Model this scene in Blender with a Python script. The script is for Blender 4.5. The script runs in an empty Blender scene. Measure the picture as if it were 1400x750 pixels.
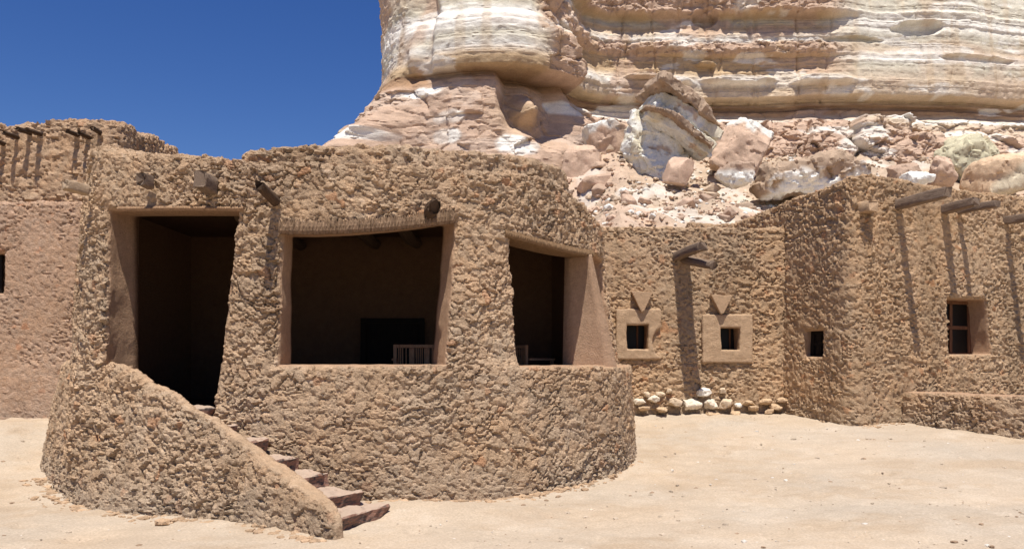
import bpy, bmesh, math, random
import numpy as np
from mathutils import Vector

random.seed(7)
S = bpy.context.scene
COL = S.collection
F, HOR, EYE = 1150.0, 488.0, 1.65          # photograph's lens (px), horizon row, eye height
SUN = Vector((0.06, -1.0, 2.68)).normalized()

def X_(px, Y): return (px - 700.0) * Y / F
def Z_(py, Y): return EYE + (HOR - py) * Y / F
def W_(px, py, Y): return Vector((X_(px, Y), Y, Z_(py, Y)))

# ------------------------------------------------------------------ noise
def _hash(ix, iy, iz, seed):
    h = (ix.astype(np.int64) * 374761393 + iy.astype(np.int64) * 668265263
         + iz.astype(np.int64) * 2147483647 + seed * 974711) & 0xFFFFFFFF
    h = ((h ^ (h >> 13)) * 1274126177) & 0xFFFFFFFF
    h = ((h ^ (h >> 16)) * 2246822519) & 0xFFFFFFFF
    h = (h ^ (h >> 15)) & 0xFFFFFFFF
    return h

def _hf(ix, iy, iz, seed): return _hash(ix, iy, iz, seed).astype(np.float64) / 4294967296.0

def vnoise(P, seed=0):
    i = np.floor(P).astype(np.int64); f = P - i
    f = f * f * f * (f * (f * 6 - 15) + 10)
    x, y, z = i[:, 0], i[:, 1], i[:, 2]; r = 0.0
    for dx in (0, 1):
        wx = f[:, 0] if dx else 1 - f[:, 0]
        for dy in (0, 1):
            wy = f[:, 1] if dy else 1 - f[:, 1]
            for dz in (0, 1):
                wz = f[:, 2] if dz else 1 - f[:, 2]
                r = r + wx * wy * wz * _hf(x + dx, y + dy, z + dz, seed)
    return r * 2 - 1

def fbm(P, octv=4, seed=0, gain=0.5):
    r = 0.0; a = 1.0; n = 0.0
    for o in range(octv):
        r = r + a * vnoise(P * (2.03 ** o) + o * 17.3, seed + o); n += a; a *= gain
    return r / n

def worley(P, seed=0):
    """F1, F2, random of the nearest cell (4 values), vector from its centre"""
    i = np.floor(P).astype(np.int64); n = len(P)
    F1 = np.full(n, 9.0); F2 = np.full(n, 9.0)
    cell = np.zeros((n, 3), np.int64); vec = np.zeros((n, 3))
    for dx in (-1, 0, 1):
        for dy in (-1, 0, 1):
            for dz in (-1, 0, 1):
                c = i + np.array((dx, dy, dz))
                ctr = c + np.stack([_hf(c[:, 0], c[:, 1], c[:, 2], seed + k) for k in (1, 2, 3)], 1)
                v = P - ctr; d = np.sqrt((v * v).sum(1))
                m = d < F1
                F2 = np.where(m, F1, np.minimum(F2, d))
                F1 = np.where(m, d, F1)
                cell[m] = c[m]; vec[m] = v[m]
    R = np.stack([_hf(cell[:, 0], cell[:, 1], cell[:, 2], seed + k) for k in (11, 12, 13, 14)], 1)
    return F1, F2, R, vec

def sstep(a, b, x):
    t = np.clip((x - a) / (b - a), 0, 1); return t * t * (3 - 2 * t)

def smax(a, b, k):
    h = np.maximum(k - np.abs(a - b), 0) / k
    return np.maximum(a, b) + h * h * k * 0.25

# ------------------------------------------------------------------ meshing
def surface_nets(D):
    """iso-surface (D<0 inside) of a 3-D array: verts in index space, quads facing outward"""
    nx, ny, nz = D.shape
    s = D < 0
    c = np.zeros((nx - 1, ny - 1, nz - 1), np.int8)
    for dx in (0, 1):
        for dy in (0, 1):
            for dz in (0, 1):
                c += s[dx:nx - 1 + dx, dy:ny - 1 + dy, dz:nz - 1 + dz]
    act = (c > 0) & (c < 8)
    I, J, K = np.nonzero(act)
    ids = np.full(act.shape, -1, np.int64); ids[I, J, K] = np.arange(len(I))
    acc = np.zeros((len(I), 3)); cnt = np.zeros(len(I))
    cor = [(a, b, g) for a in (0, 1) for b in (0, 1) for g in (0, 1)]
    for a in cor:
        for b in cor:
            if sum(b) - sum(a) == 1 and all(q >= p for p, q in zip(a, b)):
                va = D[I + a[0], J + a[1], K + a[2]]; vb = D[I + b[0], J + b[1], K + b[2]]
                m = (va < 0) != (vb < 0)
                t = np.where(m, va / np.where(m, va - vb, 1), 0)
                A = np.array(a, float); B = np.array(b, float)
                acc += m[:, None] * (A + t[:, None] * (B - A)); cnt += m
    V = np.stack([I, J, K], 1) + acc / cnt[:, None]
    Q = []
    for ax in range(3):
        sl0 = [slice(1, n - 1) for n in D.shape]; sl1 = list(sl0)
        sl0[ax] = slice(0, D.shape[ax] - 1); sl1[ax] = slice(1, D.shape[ax])
        a = s[tuple(sl0)]; b = s[tuple(sl1)]
        for flip in (0, 1):
            m = (a & ~b) if not flip else (~a & b)
            idx = np.stack(np.nonzero(m), 1)
            off = np.ones(3, int); off[ax] = 0
            idx = idx + off
            u, v = (ax + 1) % 3, (ax + 2) % 3
            q = []
            for du, dv in ((-1, -1), (0, -1), (0, 0), (-1, 0)):
                e = idx.copy(); e[:, u] += du; e[:, v] += dv
                q.append(ids[e[:, 0], e[:, 1], e[:, 2]])
            q = np.stack(q, 1)
            Q.append(q[:, ::-1] if flip else q)
    return V, np.concatenate(Q)

def normals(V, Q):
    n = np.cross(V[Q[:, 2]] - V[Q[:, 0]], V[Q[:, 3 if Q.shape[1] == 4 else 1]] - V[Q[:, 1 if Q.shape[1] == 4 else 0]])
    if Q.shape[1] == 3: n = np.cross(V[Q[:, 1]] - V[Q[:, 0]], V[Q[:, 2]] - V[Q[:, 0]])
    N = np.zeros_like(V)
    for k in range(Q.shape[1]):
        for a in range(3): N[:, a] += np.bincount(Q[:, k], n[:, a], len(V))
    return N / np.maximum(np.linalg.norm(N, axis=1), 1e-9)[:, None]

def mesh_np(name, V, Q, col=None, smooth=True, sharp=None):
    me = bpy.data.meshes.new(name)
    V = np.ascontiguousarray(V, np.float32); Q = np.ascontiguousarray(Q, np.int32); k = Q.shape[1]
    me.vertices.add(len(V)); me.vertices.foreach_set('co', V.ravel())
    me.loops.add(Q.size); me.loops.foreach_set('vertex_index', Q.ravel())
    me.polygons.add(len(Q))
    me.polygons.foreach_set('loop_start', np.arange(0, Q.size, k, dtype=np.int32))
    me.polygons.foreach_set('use_smooth', np.full(len(Q), smooth, bool))
    me.update(calc_edges=True); me.validate()
    if sharp: me.set_sharp_from_angle(angle=math.radians(sharp))
    if col is not None: paint(me, col)
    return me

def paint(me, col):
    c = np.ones((len(me.vertices), 4), np.float32); c[:, :3] = col
    a = me.color_attributes.new('col', 'FLOAT_COLOR', 'POINT')
    a.data.foreach_set('color', c.ravel())

def obj(name, me, mat, parent=None, loc=None):
    o = bpy.data.objects.new(name, me); COL.objects.link(o)
    if mat is not None:
        me.materials.clear(); me.materials.append(mat)
    if loc is not None: o.location = loc
    if parent is not None:
        o.parent = parent
        o.location = Vector(o.location) - Vector(parent.location)
    return o

def tag(o, label=None, cat=None, group=None, kind=None):
    if label: o['label'] = label
    if cat: o['category'] = cat
    if group: o['group'] = group
    if kind: o['kind'] = kind
    return o

def thing(name, label, cat, loc=(0, 0, 0), group=None):
    o = bpy.data.objects.new(name, None); COL.objects.link(o); o.location = loc
    return tag(o, label, cat, group)

def grid_quads(a, b):
    i = np.arange(a * b).reshape(a, b)
    return np.stack([i[:-1, :-1], i[1:, :-1], i[1:, 1:], i[:-1, 1:]], -1).reshape(-1, 4)

# ------------------------------------------------------------------ materials
def new_mat(name, rough=0.95, spec=0.1):
    m = bpy.data.materials.new(name); m.use_nodes = True
    b = m.node_tree.nodes['Principled BSDF']
    b.inputs['Roughness'].default_value = rough
    b.inputs['Specular IOR Level'].default_value = spec
    return m, m.node_tree, b

def attr_mat(name, bumps, var=0.22, vscale=9.0, fine=60.0, finev=0.18, rough=0.95, spec=0.08, stretch=(1, 1, 1)):
    """colour comes from the mesh's own colour layer, broken up by two scales of noise; bumps = [(scale, distance, strength)]"""
    m, t, b = new_mat(name, rough, spec); n = t.nodes; l = t.links
    at = n.new('ShaderNodeAttribute'); at.attribute_name = 'col'
    tc = n.new('ShaderNodeTexCoord')
    mp = n.new('ShaderNodeMapping'); mp.inputs['Scale'].default_value = stretch
    l.new(tc.outputs['Object'], mp.inputs['Vector'])
    cur = at.outputs['Color']
    for sc, v in ((vscale, var), (fine, finev)):
        ns = n.new('ShaderNodeTexNoise'); ns.inputs['Scale'].default_value = sc; ns.inputs['Detail'].default_value = 5
        ns.inputs['Roughness'].default_value = 0.65
        l.new(mp.outputs['Vector'], ns.inputs['Vector'])
        mr = n.new('ShaderNodeMapRange'); mr.inputs['From Min'].default_value = 0.28; mr.inputs['From Max'].default_value = 0.72
        mr.inputs['To Min'].default_value = 1 - v; mr.inputs['To Max'].default_value = 1 + v
        l.new(ns.outputs['Fac'], mr.inputs['Value'])
        mx = n.new('ShaderNodeVectorMath'); mx.operation = 'SCALE'
        l.new(cur, mx.inputs[0]); l.new(mr.outputs['Result'], mx.inputs['Scale'])
        cur = mx.outputs['Vector']
    l.new(cur, b.inputs['Base Color'])
    prev = None
    for sc, dist, st in bumps:
        ns = n.new('ShaderNodeTexNoise'); ns.inputs['Scale'].default_value = sc; ns.inputs['Detail'].default_value = 6
        ns.inputs['Roughness'].default_value = 0.7
        l.new(mp.outputs['Vector'], ns.inputs['Vector'])
        bp = n.new('ShaderNodeBump'); bp.inputs['Distance'].default_value = dist; bp.inputs['Strength'].default_value = st
        l.new(ns.outputs['Fac'], bp.inputs['Height'])
        if prev is not None: l.new(prev, bp.inputs['Normal'])
        prev = bp.outputs['Normal']
    if prev is not None: l.new(prev, b.inputs['Normal'])
    return m

M_MUD = attr_mat('mud_plaster', [(38, 0.03, 0.8), (120, 0.012, 0.7)], var=0.14, vscale=14, fine=85, finev=0.22)
def crumble(m):
    t = m.node_tree; n = t.nodes; l = t.links; b = n['Principled BSDF']
    tc = n.new('ShaderNodeTexCoord'); prev = b.inputs['Normal'].links[0].from_socket
    dn = n.new('ShaderNodeTexNoise'); dn.inputs['Scale'].default_value = 45; l.new(tc.outputs['Object'], dn.inputs['Vector'])
    ad = n.new('ShaderNodeVectorMath'); ad.operation = 'MULTIPLY_ADD'; ad.inputs[1].default_value = (.03, .03, .03)
    l.new(dn.outputs['Color'], ad.inputs[0]); l.new(tc.outputs['Object'], ad.inputs[2])
    for sc, dist in ((34, .009), (75, .005)):
        vo = n.new('ShaderNodeTexVoronoi'); vo.inputs['Scale'].default_value = sc; l.new(ad.outputs['Vector'], vo.inputs['Vector'])
        bp = n.new('ShaderNodeBump'); bp.inputs['Distance'].default_value = dist; bp.invert = True
        at = n.new('ShaderNodeAttribute'); at.attribute_name = 'rgh'; l.new(at.outputs['Fac'], bp.inputs['Strength'])
        l.new(vo.outputs['Distance'], bp.inputs['Height']); l.new(prev, bp.inputs['Normal']); prev = bp.outputs['Normal']
    l.new(prev, b.inputs['Normal'])
crumble(M_MUD)
M_ROCK = attr_mat('cliff_rock', [(5, 0.05, 0.7), (22, 0.022, 0.8)], var=0.15, vscale=2.2, fine=18, finev=0.14, stretch=(1, 1, 2.2))
M_BOULDER = attr_mat('boulder_rock', [(7, 0.03, 0.7), (30, 0.015, 0.8)], var=0.16, vscale=3.5, fine=25, finev=0.14)
M_SAND = attr_mat('courtyard_sand', [(7, 0.03, 0.4), (40, 0.012, 0.7), (130, 0.005, 0.8)], var=0.07, vscale=1.3, fine=45, finev=0.2)

def wood_mat(name, c1, c2, axis_scale=(1, 1, 1), rough=0.85):
    m, t, b = new_mat(name, rough, 0.15); n = t.nodes; l = t.links
    tc = n.new('ShaderNodeTexCoord'); mp = n.new('ShaderNodeMapping'); mp.inputs['Scale'].default_value = axis_scale
    l.new(tc.outputs['Generated'], mp.inputs['Vector'])
    ns = n.new('ShaderNodeTexNoise'); ns.inputs['Scale'].default_value = 5; ns.inputs['Detail'].default_value = 8
    ns.inputs['Roughness'].default_value = 0.7
    l.new(mp.outputs['Vector'], ns.inputs['Vector'])
    cr = n.new('ShaderNodeValToRGB'); cr.color_ramp.elements[0].position = 0.33; cr.color_ramp.elements[1].position = 0.68
    cr.color_ramp.elements[0].color = (*c1, 1); cr.color_ramp.elements[1].color = (*c2, 1)
    l.new(ns.outputs['Fac'], cr.inputs['Fac']); l.new(cr.outputs['Color'], b.inputs['Base Color'])
    bp = n.new('ShaderNodeBump'); bp.inputs['Distance'].default_value = 0.02; bp.inputs['Strength'].default_value = 0.7
    l.new(ns.outputs['Fac'], bp.inputs['Height']); l.new(bp.outputs['Normal'], b.inputs['Normal'])
    return m

M_BEAM = wood_mat('weathered_beam_wood', (0.055, 0.035, 0.024), (0.36, 0.265, 0.195), (0.7, 9, 9))
M_LOG = wood_mat('dark_palm_log', (0.035, 0.022, 0.015), (0.15, 0.095, 0.06), (0.7, 8, 8))
M_FRAME = wood_mat('brown_window_wood', (0.10, 0.045, 0.024), (0.20, 0.095, 0.05), (5, 5, 1))
M_DOOR_SHADE = wood_mat('door_wood_and_shade', (0.006, 0.005, 0.004), (0.016, 0.011, 0.008), (8, 8, 1))  # door wood; also the painted darkness of two window holes
M_CHAIR = wood_mat('palm_rib_wood', (0.30, 0.15, 0.075), (0.55, 0.31, 0.17), (6, 6, 1))

def glass_mat():
    m, t, b = new_mat('dark_window_glass', 0.35, 0.12)
    b.inputs['Base Color'].default_value = (0.012, 0.010, 0.009, 1)
    return m
M_GLASS = glass_mat()

def stone_step_mat():
    m, t, b = new_mat('striped_step_stone', 0.85, 0.2); n = t.nodes; l = t.links
    tc = n.new('ShaderNodeTexCoord'); mp = n.new('ShaderNodeMapping'); mp.inputs['Scale'].default_value = (2.2, 2.2, 9)
    l.new(tc.outputs['Object'], mp.inputs['Vector'])
    ns = n.new('ShaderNodeTexNoise'); ns.inputs['Scale'].default_value = 3.0; ns.inputs['Detail'].default_value = 8
    ns.inputs['Roughness'].default_value = 0.65; ns.inputs['Distortion'].default_value = 0.6
    l.new(mp.outputs['Vector'], ns.inputs['Vector'])
    cr = n.new('ShaderNodeValToRGB'); e = cr.color_ramp.elements
    e[0].position = 0.36; e[0].color = (0.055, 0.045, 0.042, 1)
    e[1].position = 0.75; e[1].color = (0.40, 0.26, 0.18, 1)
    for p, c in ((0.45, (0.16, 0.11, 0.09, 1)), (0.53, (0.30, 0.155, 0.105, 1)), (0.62, (0.20, 0.13, 0.10, 1))):
        x = e.new(p); x.color = c
    l.new(ns.outputs['Fac'], cr.inputs['Fac'])
    # trodden tops carry a film of pale dust: follows the stone's own upper face (its Z), not the light
    ge = n.new('ShaderNodeNewGeometry'); sp = n.new('ShaderNodeSeparateXYZ'); l.new(ge.outputs['True Normal'], sp.inputs['Vector'])
    mr = n.new('ShaderNodeMapRange'); mr.inputs['From Min'].default_value = 0.55; mr.inputs['From Max'].default_value = 0.9
    mr.inputs['To Max'].default_value = 0.9
    l.new(sp.outputs['Z'], mr.inputs['Value'])
    mx = n.new('ShaderNodeMix'); mx.data_type = 'RGBA'
    l.new(mr.outputs['Result'], mx.inputs['Factor']); l.new(cr.outputs['Color'], mx.inputs['A'])
    mx.inputs['B'].default_value = (0.44, 0.335, 0.255, 1)
    l.new(mx.outputs['Result'], b.inputs['Base Color'])
    bp = n.new('ShaderNodeBump'); bp.inputs['Distance'].default_value = 0.04; bp.inputs['Strength'].default_value = 0.9
    l.new(ns.outputs['Fac'], bp.inputs['Height']); l.new(bp.outputs['Normal'], b.inputs['Normal'])
    return m
M_STEP = stone_step_mat()

# surface base colours
MUD = np.array((0.490, 0.338, 0.214))
PLASTER = np.array((0.43, 0.278, 0.178))
ROOM = np.array((0.115, 0.065, 0.038))  # same plaster painted darker: indoor shade put into its colour
SANDC = np.array((0.445, 0.362, 0.272))

# ------------------------------------------------------------------ ground
def ground_z(x, y):
    x = np.asarray(x, float); y = np.asarray(y, float)
    g = 0.08 * np.maximum(y - 9.5, 0)
    g = np.where(y > 20, 0.84 + 0.02 * (np.minimum(y, 60) - 20), g)
    P = np.stack([x.ravel() * 0.45, y.ravel() * 0.45, np.zeros(x.size)], 1)
    g = g + 0.05 * fbm(P, 2, 5).reshape(x.shape) * sstep(3, 7, y)
    g = g + 0.34 * sstep(-5.6, -7.6, x) * sstep(10.5, 13.2, y)
    # sand drifted against the foot of the stairs and front wall
    g = g + 0.11 * np.exp(-(((x + 0.75) / 1.1) ** 2 + ((y - 8.95) / 0.55) ** 2))
    return g

def axis(lo, hi, step, far, mul=1.25):
    a = list(np.arange(lo, hi, step)); s = step; p = hi
    while p < far: a.append(p); s *= mul; p += s
    a.append(far); s = step; p = lo; b = []
    while p > -far: p -= s; s *= mul; b.append(max(p, -far))
    return np.array(sorted(set(b + a)))

gx = axis(-8, 11, 0.05, 600); gy = axis(6.2, 17, 0.05, 600)
GX, GY = np.meshgrid(gx, gy, indexing='ij')
GZ = ground_z(GX, GY)
P = np.stack([GX.ravel(), GY.ravel(), GX.ravel() * 0], 1)
near = (sstep(30, 14, np.abs(P[:, 0])) * sstep(30, 18, np.abs(P[:, 1])))
f1, f2, R, v = worley(P / 0.42, 3)
e1, e2, ER, ev = worley(P / 0.21 + 5, 13)
foot = -0.016 * sstep(0.40, 0.1, e1) * (ER[:, 0] > 0.6) * sstep(-.2, .3, fbm(P * .5, 2, 14))
dent = foot - 0.034 * sstep(0.42, 0.05, f1) * (R[:, 0] > 0.55) + 0.009 * np.exp(-((f1 - 0.45) / 0.1) ** 2) * (R[:, 0] > 0.55)
fine = 0.026 * fbm(P * 4.5, 4, 8) + 0.010 * np.abs(vnoise(P * 19, 4)) + dent
big = fbm(P * np.array((0.6, 0.9, 1)), 6, 31, .65)
col = SANDC * (1 + 0.10 * big[:, None]) + np.array((0.02, 0.0, -0.015)) * fbm(P * 0.8, 3, 77)[:, None]
pale = sstep(0.15, 0.5, fbm(P * np.array((1.1, 1.6, 1)), 6, 12, .68))[:, None]
col = col * (1 - 0.3 * pale) + np.array((0.56, 0.48, 0.385)) * 0.3 * pale
tan = sstep(-.05, 0.45, fbm(P * np.array((.9, 1.2, 1)) + 4, 6, 16, .7))[:, None] * .5
col = col * (1 - tan) + np.array((.375, .275, .18)) * tan
spk = (R[:, 2] > .9)[:, None] * sstep(.5, .2, f1)[:, None] * .25; col = col * (1 - spk) + np.array((.36, .27, .19)) * spk
V = np.stack([GX.ravel(), GY.ravel(), GZ.ravel() + fine * near], 1)
me = mesh_np('ground', V, grid_quads(len(gx), len(gy)), col)
g_o = tag(obj('ground', me, M_SAND), kind='structure')

# ------------------------------------------------------------------ curves
class Curve:
    def __init__(self, pts, step=0.02):
        p = np.array(pts, float); p = np.vstack([2 * p[0] - p[1], p, 2 * p[-1] - p[-2]])
        out = []
        for i in range(1, len(p) - 2):
            t = np.linspace(0, 1, 60, endpoint=False)[:, None]
            a, b, c, d = p[i - 1], p[i], p[i + 1], p[i + 2]
            out.append(0.5 * (2 * b + (c - a) * t + (2 * a - 5 * b + 4 * c - d) * t ** 2 + (3 * b - a - 3 * c + d) * t ** 3))
        out = np.vstack(out + [p[-2:-1]])
        s = np.r_[0, np.cumsum(np.linalg.norm(np.diff(out, axis=0), axis=1))]
        self.L = s[-1]; self.u = np.linspace(0, self.L, int(self.L / step) + 2)
        xy = np.stack([np.interp(self.u, s, out[:, k]) for k in (0, 1)], 1)
        k = 9; ker = np.hanning(k + 2)[1:-1]; ker /= ker.sum()
        pad = np.pad(xy, ((k // 2, k // 2), (0, 0)), mode='reflect', reflect_type='odd')
        self.p = np.stack([np.convolve(pad[:, j], ker, 'valid') for j in (0, 1)], 1)
        t = np.gradient(self.p, axis=0); t /= np.linalg.norm(t, axis=1)[:, None]
        self.n = np.stack([t[:, 1], -t[:, 0]], 1)
    def at(self, u):
        return (np.stack([np.interp(u, self.u, self.p[:, k]) for k in (0, 1)], -1),
                np.stack([np.interp(u, self.u, self.n[:, k]) for k in (0, 1)], -1))
    def world(self, u, w, z):
        p, n = self.at(u); n = n / np.linalg.norm(n, axis=-1)[..., None]
        return np.stack([p[..., 0] + n[..., 0] * w, p[..., 1] + n[..., 1] * w, z], -1)
    def u_px(self, px, w=0.0, lo=None, hi=None):
        q = self.p + self.n * w
        s = 700 + F * q[:, 0] / q[:, 1]
        i0 = 0 if lo is None else lo; i1 = len(s) if hi is None else hi
        j = i0 + int(np.argmin(np.abs(s[i0:i1] - px))); return self.u[j]

def pxc(pts): return Curve([(X_(a, b), b) for a, b in pts])

# ------------------------------------------------------------------ rough mud
def mud(P, size=0.125, amp=1.0):
    warp = np.stack([vnoise(P * 7.3 + 3.7 * k, 40 + k) for k in range(3)], 1)
    warp2 = np.stack([vnoise(P * 27 + 5.7 * k, 50 + k) for k in range(3)], 1)
    lowf = np.stack([vnoise(P * 2.3 + 7.7 * k, 30 + k) for k in range(3)], 1)
    q = (P + 0.085 * lowf + 0.034 * warp + 0.015 * warp2) * np.array((1, 1, 1.3))
    f1, f2, R, v = worley(q / size, 101)
    crack = sstep(0.0, 0.16, f2 - f1) - 1
    tilt = (v * (R[:, 1:4] - 0.5)).sum(1)
    g1, g2, R2, v2 = worley(q / (size * 0.44), 203)
    crack2 = sstep(0.0, 0.22, g2 - g1) - 1
    tilt2 = (v2 * (R2[:, 1:4] - 0.5)).sum(1)
    region = sstep(-0.3, 0.35, fbm(P * 1.7, 3, 66))
    keep = sstep(0.1, 0.5, R[:, 3] + 0.3 * (vnoise(P * 9, 68)))                      # some clods have run together
    rag = sstep(-0.3, 0.2, fbm(P * 0.9 + 9, 3, 67))          # from flat pressed clods to ragged flaking ones
    d = crack * (0.010 + 0.032 * region) * keep + (R[:, 0] - 0.5) * (0.020 + 0.014 * rag) + tilt * (0.028 + 0.032 * rag)
    d = d + crack2 * (0.005 + 0.006 * rag) + (R2[:, 0] - 0.5) * (0.008 + 0.014 * rag) + tilt2 * (0.018 + 0.026 * rag)
    hole = sstep(0.88, 0.92, R2[:, 2]) * sstep(0.5, 0.2, g1); d = d - 0.022 * hole
    d = d + 0.011 * fbm(P * 26, 3, 9) + 0.018 * fbm(P * 2.2, 2, 15)
    tone = 1 + 0.14 * (R[:, 3] - 0.5) + 0.12 * (R2[:, 3] - 0.5) + 0.16 * fbm(P * 0.8, 4, 91)
    hue = R[:, 1] - 0.5
    c = MUD * tone[:, None] * (1 + hue[:, None] * np.array((0.05, -0.02, -0.09)))
    red = (R[:, 2] > 0.975)[:, None]; c = np.where(red, c * np.array((1.02, 0.86, 0.78)), c)
    pale = (R2[:, 1] > 0.98)[:, None]; c = np.where(pale, c * np.array((1.22, 1.26, 1.32)), c)
    grey = sstep(-0.1, 0.35, fbm(P * 0.55, 3, 93))[:, None]
    c = c * (1 - grey * np.array((0.03, -0.01, -0.06)))
    streak = (sstep(0.12, 0.4, fbm(P * np.array((3.0, 3.0, .35)), 3, 94)) * 0.16)[:, None]
    wash = (sstep(0.15, 0.4, fbm(P * 1.1 + 5, 4, 96)) * 0.22)[:, None]
    c = c * (1 - streak) * (1 - wash) + np.array((.50, .37, .26)) * wash
    return d * amp * 0.9, c

def slab(name, cv, t, zb, ztop, wo, openings, vox, parent, k=0.05, amp=1.0, size=0.125, u0=0.0, u1=None,
         inner=PLASTER, mat=None, tint=None, rough_top=True, minrough=0.0, roughdepth=0.06, reveal=PLASTER):
    """a mud wall: thickness t along a plan curve, tapered openings cut through, clods standing out of its weathered faces"""
    u1 = cv.L if u1 is None else u1
    mrg = 4 * vox
    u = np.arange(u0 - mrg, u1 + mrg, vox)
    zt_u = ztop(u)
    z = np.arange(zb - mrg, zt_u.max() + mrg, vox)
    U2, Z2 = np.meshgrid(u, z, indexing='ij')
    WO = wo(U2, Z2)
    d2 = np.maximum(np.maximum(u0 - U2, U2 - u1), zb - Z2)
    d2 = smax(d2, Z2 - zt_u[:, None], 2 * k)
    for op in openings:
        if not hasattr(op, 'splay'): d2 = smax(d2, -op(U2, Z2), 0.025)
    sp = [op for op in openings if hasattr(op, 'splay')]
    tf = t if callable(t) else (lambda q: t + 0 * q)
    T2 = tf(u)[:, None]; t = float(tf(u).max())
    w = np.arange(-t - mrg, WO.max() + mrg, vox)
    D = np.empty((len(u), len(w), len(z)), np.float32)
    for j, ww in enumerate(w):
        dj = d2
        for op in sp: dj = smax(dj, -op(U2, Z2, ww), 0.025)
        D[:, j, :] = smax(smax(dj, ww - WO, 2 * k), -T2 - ww, k)
    V, Q = surface_nets(D); del D
    uu = u0 - mrg + V[:, 0] * vox; ww = -t - mrg + V[:, 1] * vox; zz = zb - mrg + V[:, 2] * vox
    wof = wo(uu, zz)
    Pw = cv.world(uu, ww, zz)
    N = normals(Pw, Q)
    if (N * (np.stack([*cv.at(uu)[1].T, uu * 0], 1)))[np.abs(ww - wof) < 0.02].sum() < 0: Q = Q[:, ::-1]; N = -N
    rough = sstep(-roughdepth - 0.03, -0.012, ww - wof)
    if rough_top: rough = np.maximum(rough, sstep(0.10, 0.03, ztop(uu) - zz))
    d, c = mud(Pw, size, amp)
    rough = np.maximum(rough, minrough)
    if amp == 0: rough = rough * 0
    dust = (sstep(0.45, 0.0, zz - ground_z(Pw[:, 0], Pw[:, 1]) + 0.25 * fbm(Pw * 2.5, 3, 95)) * 0.45)[:, None]
    c = c * (1 - dust) + SANDC * 0.95 * dust
    if tint is not None: c = c * tint
    sm = (0.006 if amp else 0.014) * fbm(Pw * 7, 4, 55)
    Pw = Pw + N * (d * rough + sm * (1 - rough))[:, None]
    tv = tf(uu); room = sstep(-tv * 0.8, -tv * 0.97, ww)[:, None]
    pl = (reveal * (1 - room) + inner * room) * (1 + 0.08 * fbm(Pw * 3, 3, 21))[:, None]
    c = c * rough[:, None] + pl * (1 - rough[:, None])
    me = mesh_np(name, Pw, Q, c, sharp=38)
    a = me.attributes.new('rgh', 'FLOAT', 'POINT'); a.data.foreach_set('value', np.ascontiguousarray(rough, np.float32))
    return obj(name, me, mat or M_MUD, parent)

def box_open(ulT, ulB, urT, urB, z0, z1, splay=None):
    """opening with jambs that lean: left/right edge at top and at bottom"""
    z0f = z0 if callable(z0) else (lambda U: z0); z1f = z1 if callable(z1) else (lambda U: z1)
    def f(U, Z, w=0.0):
        a, b = z0f(U), z1f(U)
        s = np.clip((Z - a) / np.maximum(b - a, 0.01), -0.2, 1.2)
        wob = 0.009 * np.sin(Z * 4.1 + ulT) + 0.006 * np.sin(Z * 11 + urT)
        L = ulB + (ulT - ulB) * s + wob; Rr = urB + (urT - urB) * s - wob * 0.8
        if splay: L = L + splay[0] * w; Rr = Rr + splay[1] * w
        return np.maximum(np.maximum(L - U, U - Rr), np.maximum(a - Z, Z - b))
    if splay: f.splay = splay
    return f

# ------------------------------------------------------------------ small shapes
def bm_box(bm, lo, hi):
    v = [bm.verts.new((x, y, z)) for x in (lo[0], hi[0]) for y in (lo[1], hi[1]) for z in (lo[2], hi[2])]
    for f in ((0, 1, 3, 2), (4, 6, 7, 5), (0, 4, 5, 1), (2, 3, 7, 6), (0, 2, 6, 4), (1, 5, 7, 3)): bm.faces.new([v[i] for i in f])

def bm_obj(name, bm, mat, parent=None, bevel=0.0, col=None, loc=None, smooth=False):
    bmesh.ops.recalc_face_normals(bm, faces=bm.faces)
    if bevel: bmesh.ops.bevel(bm, geom=bm.edges[:] , offset=bevel, segments=2, affect='EDGES', profile=0.6)
    me = bpy.data.meshes.new(name); bm.to_mesh(me); bm.free()
    if smooth: me.polygons.foreach_set('use_smooth', np.ones(len(me.polygons), bool))
    if col is not None: paint(me, np.tile(np.array(col), (len(me.vertices), 1)))
    return obj(name, me, mat, parent, loc)

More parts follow.
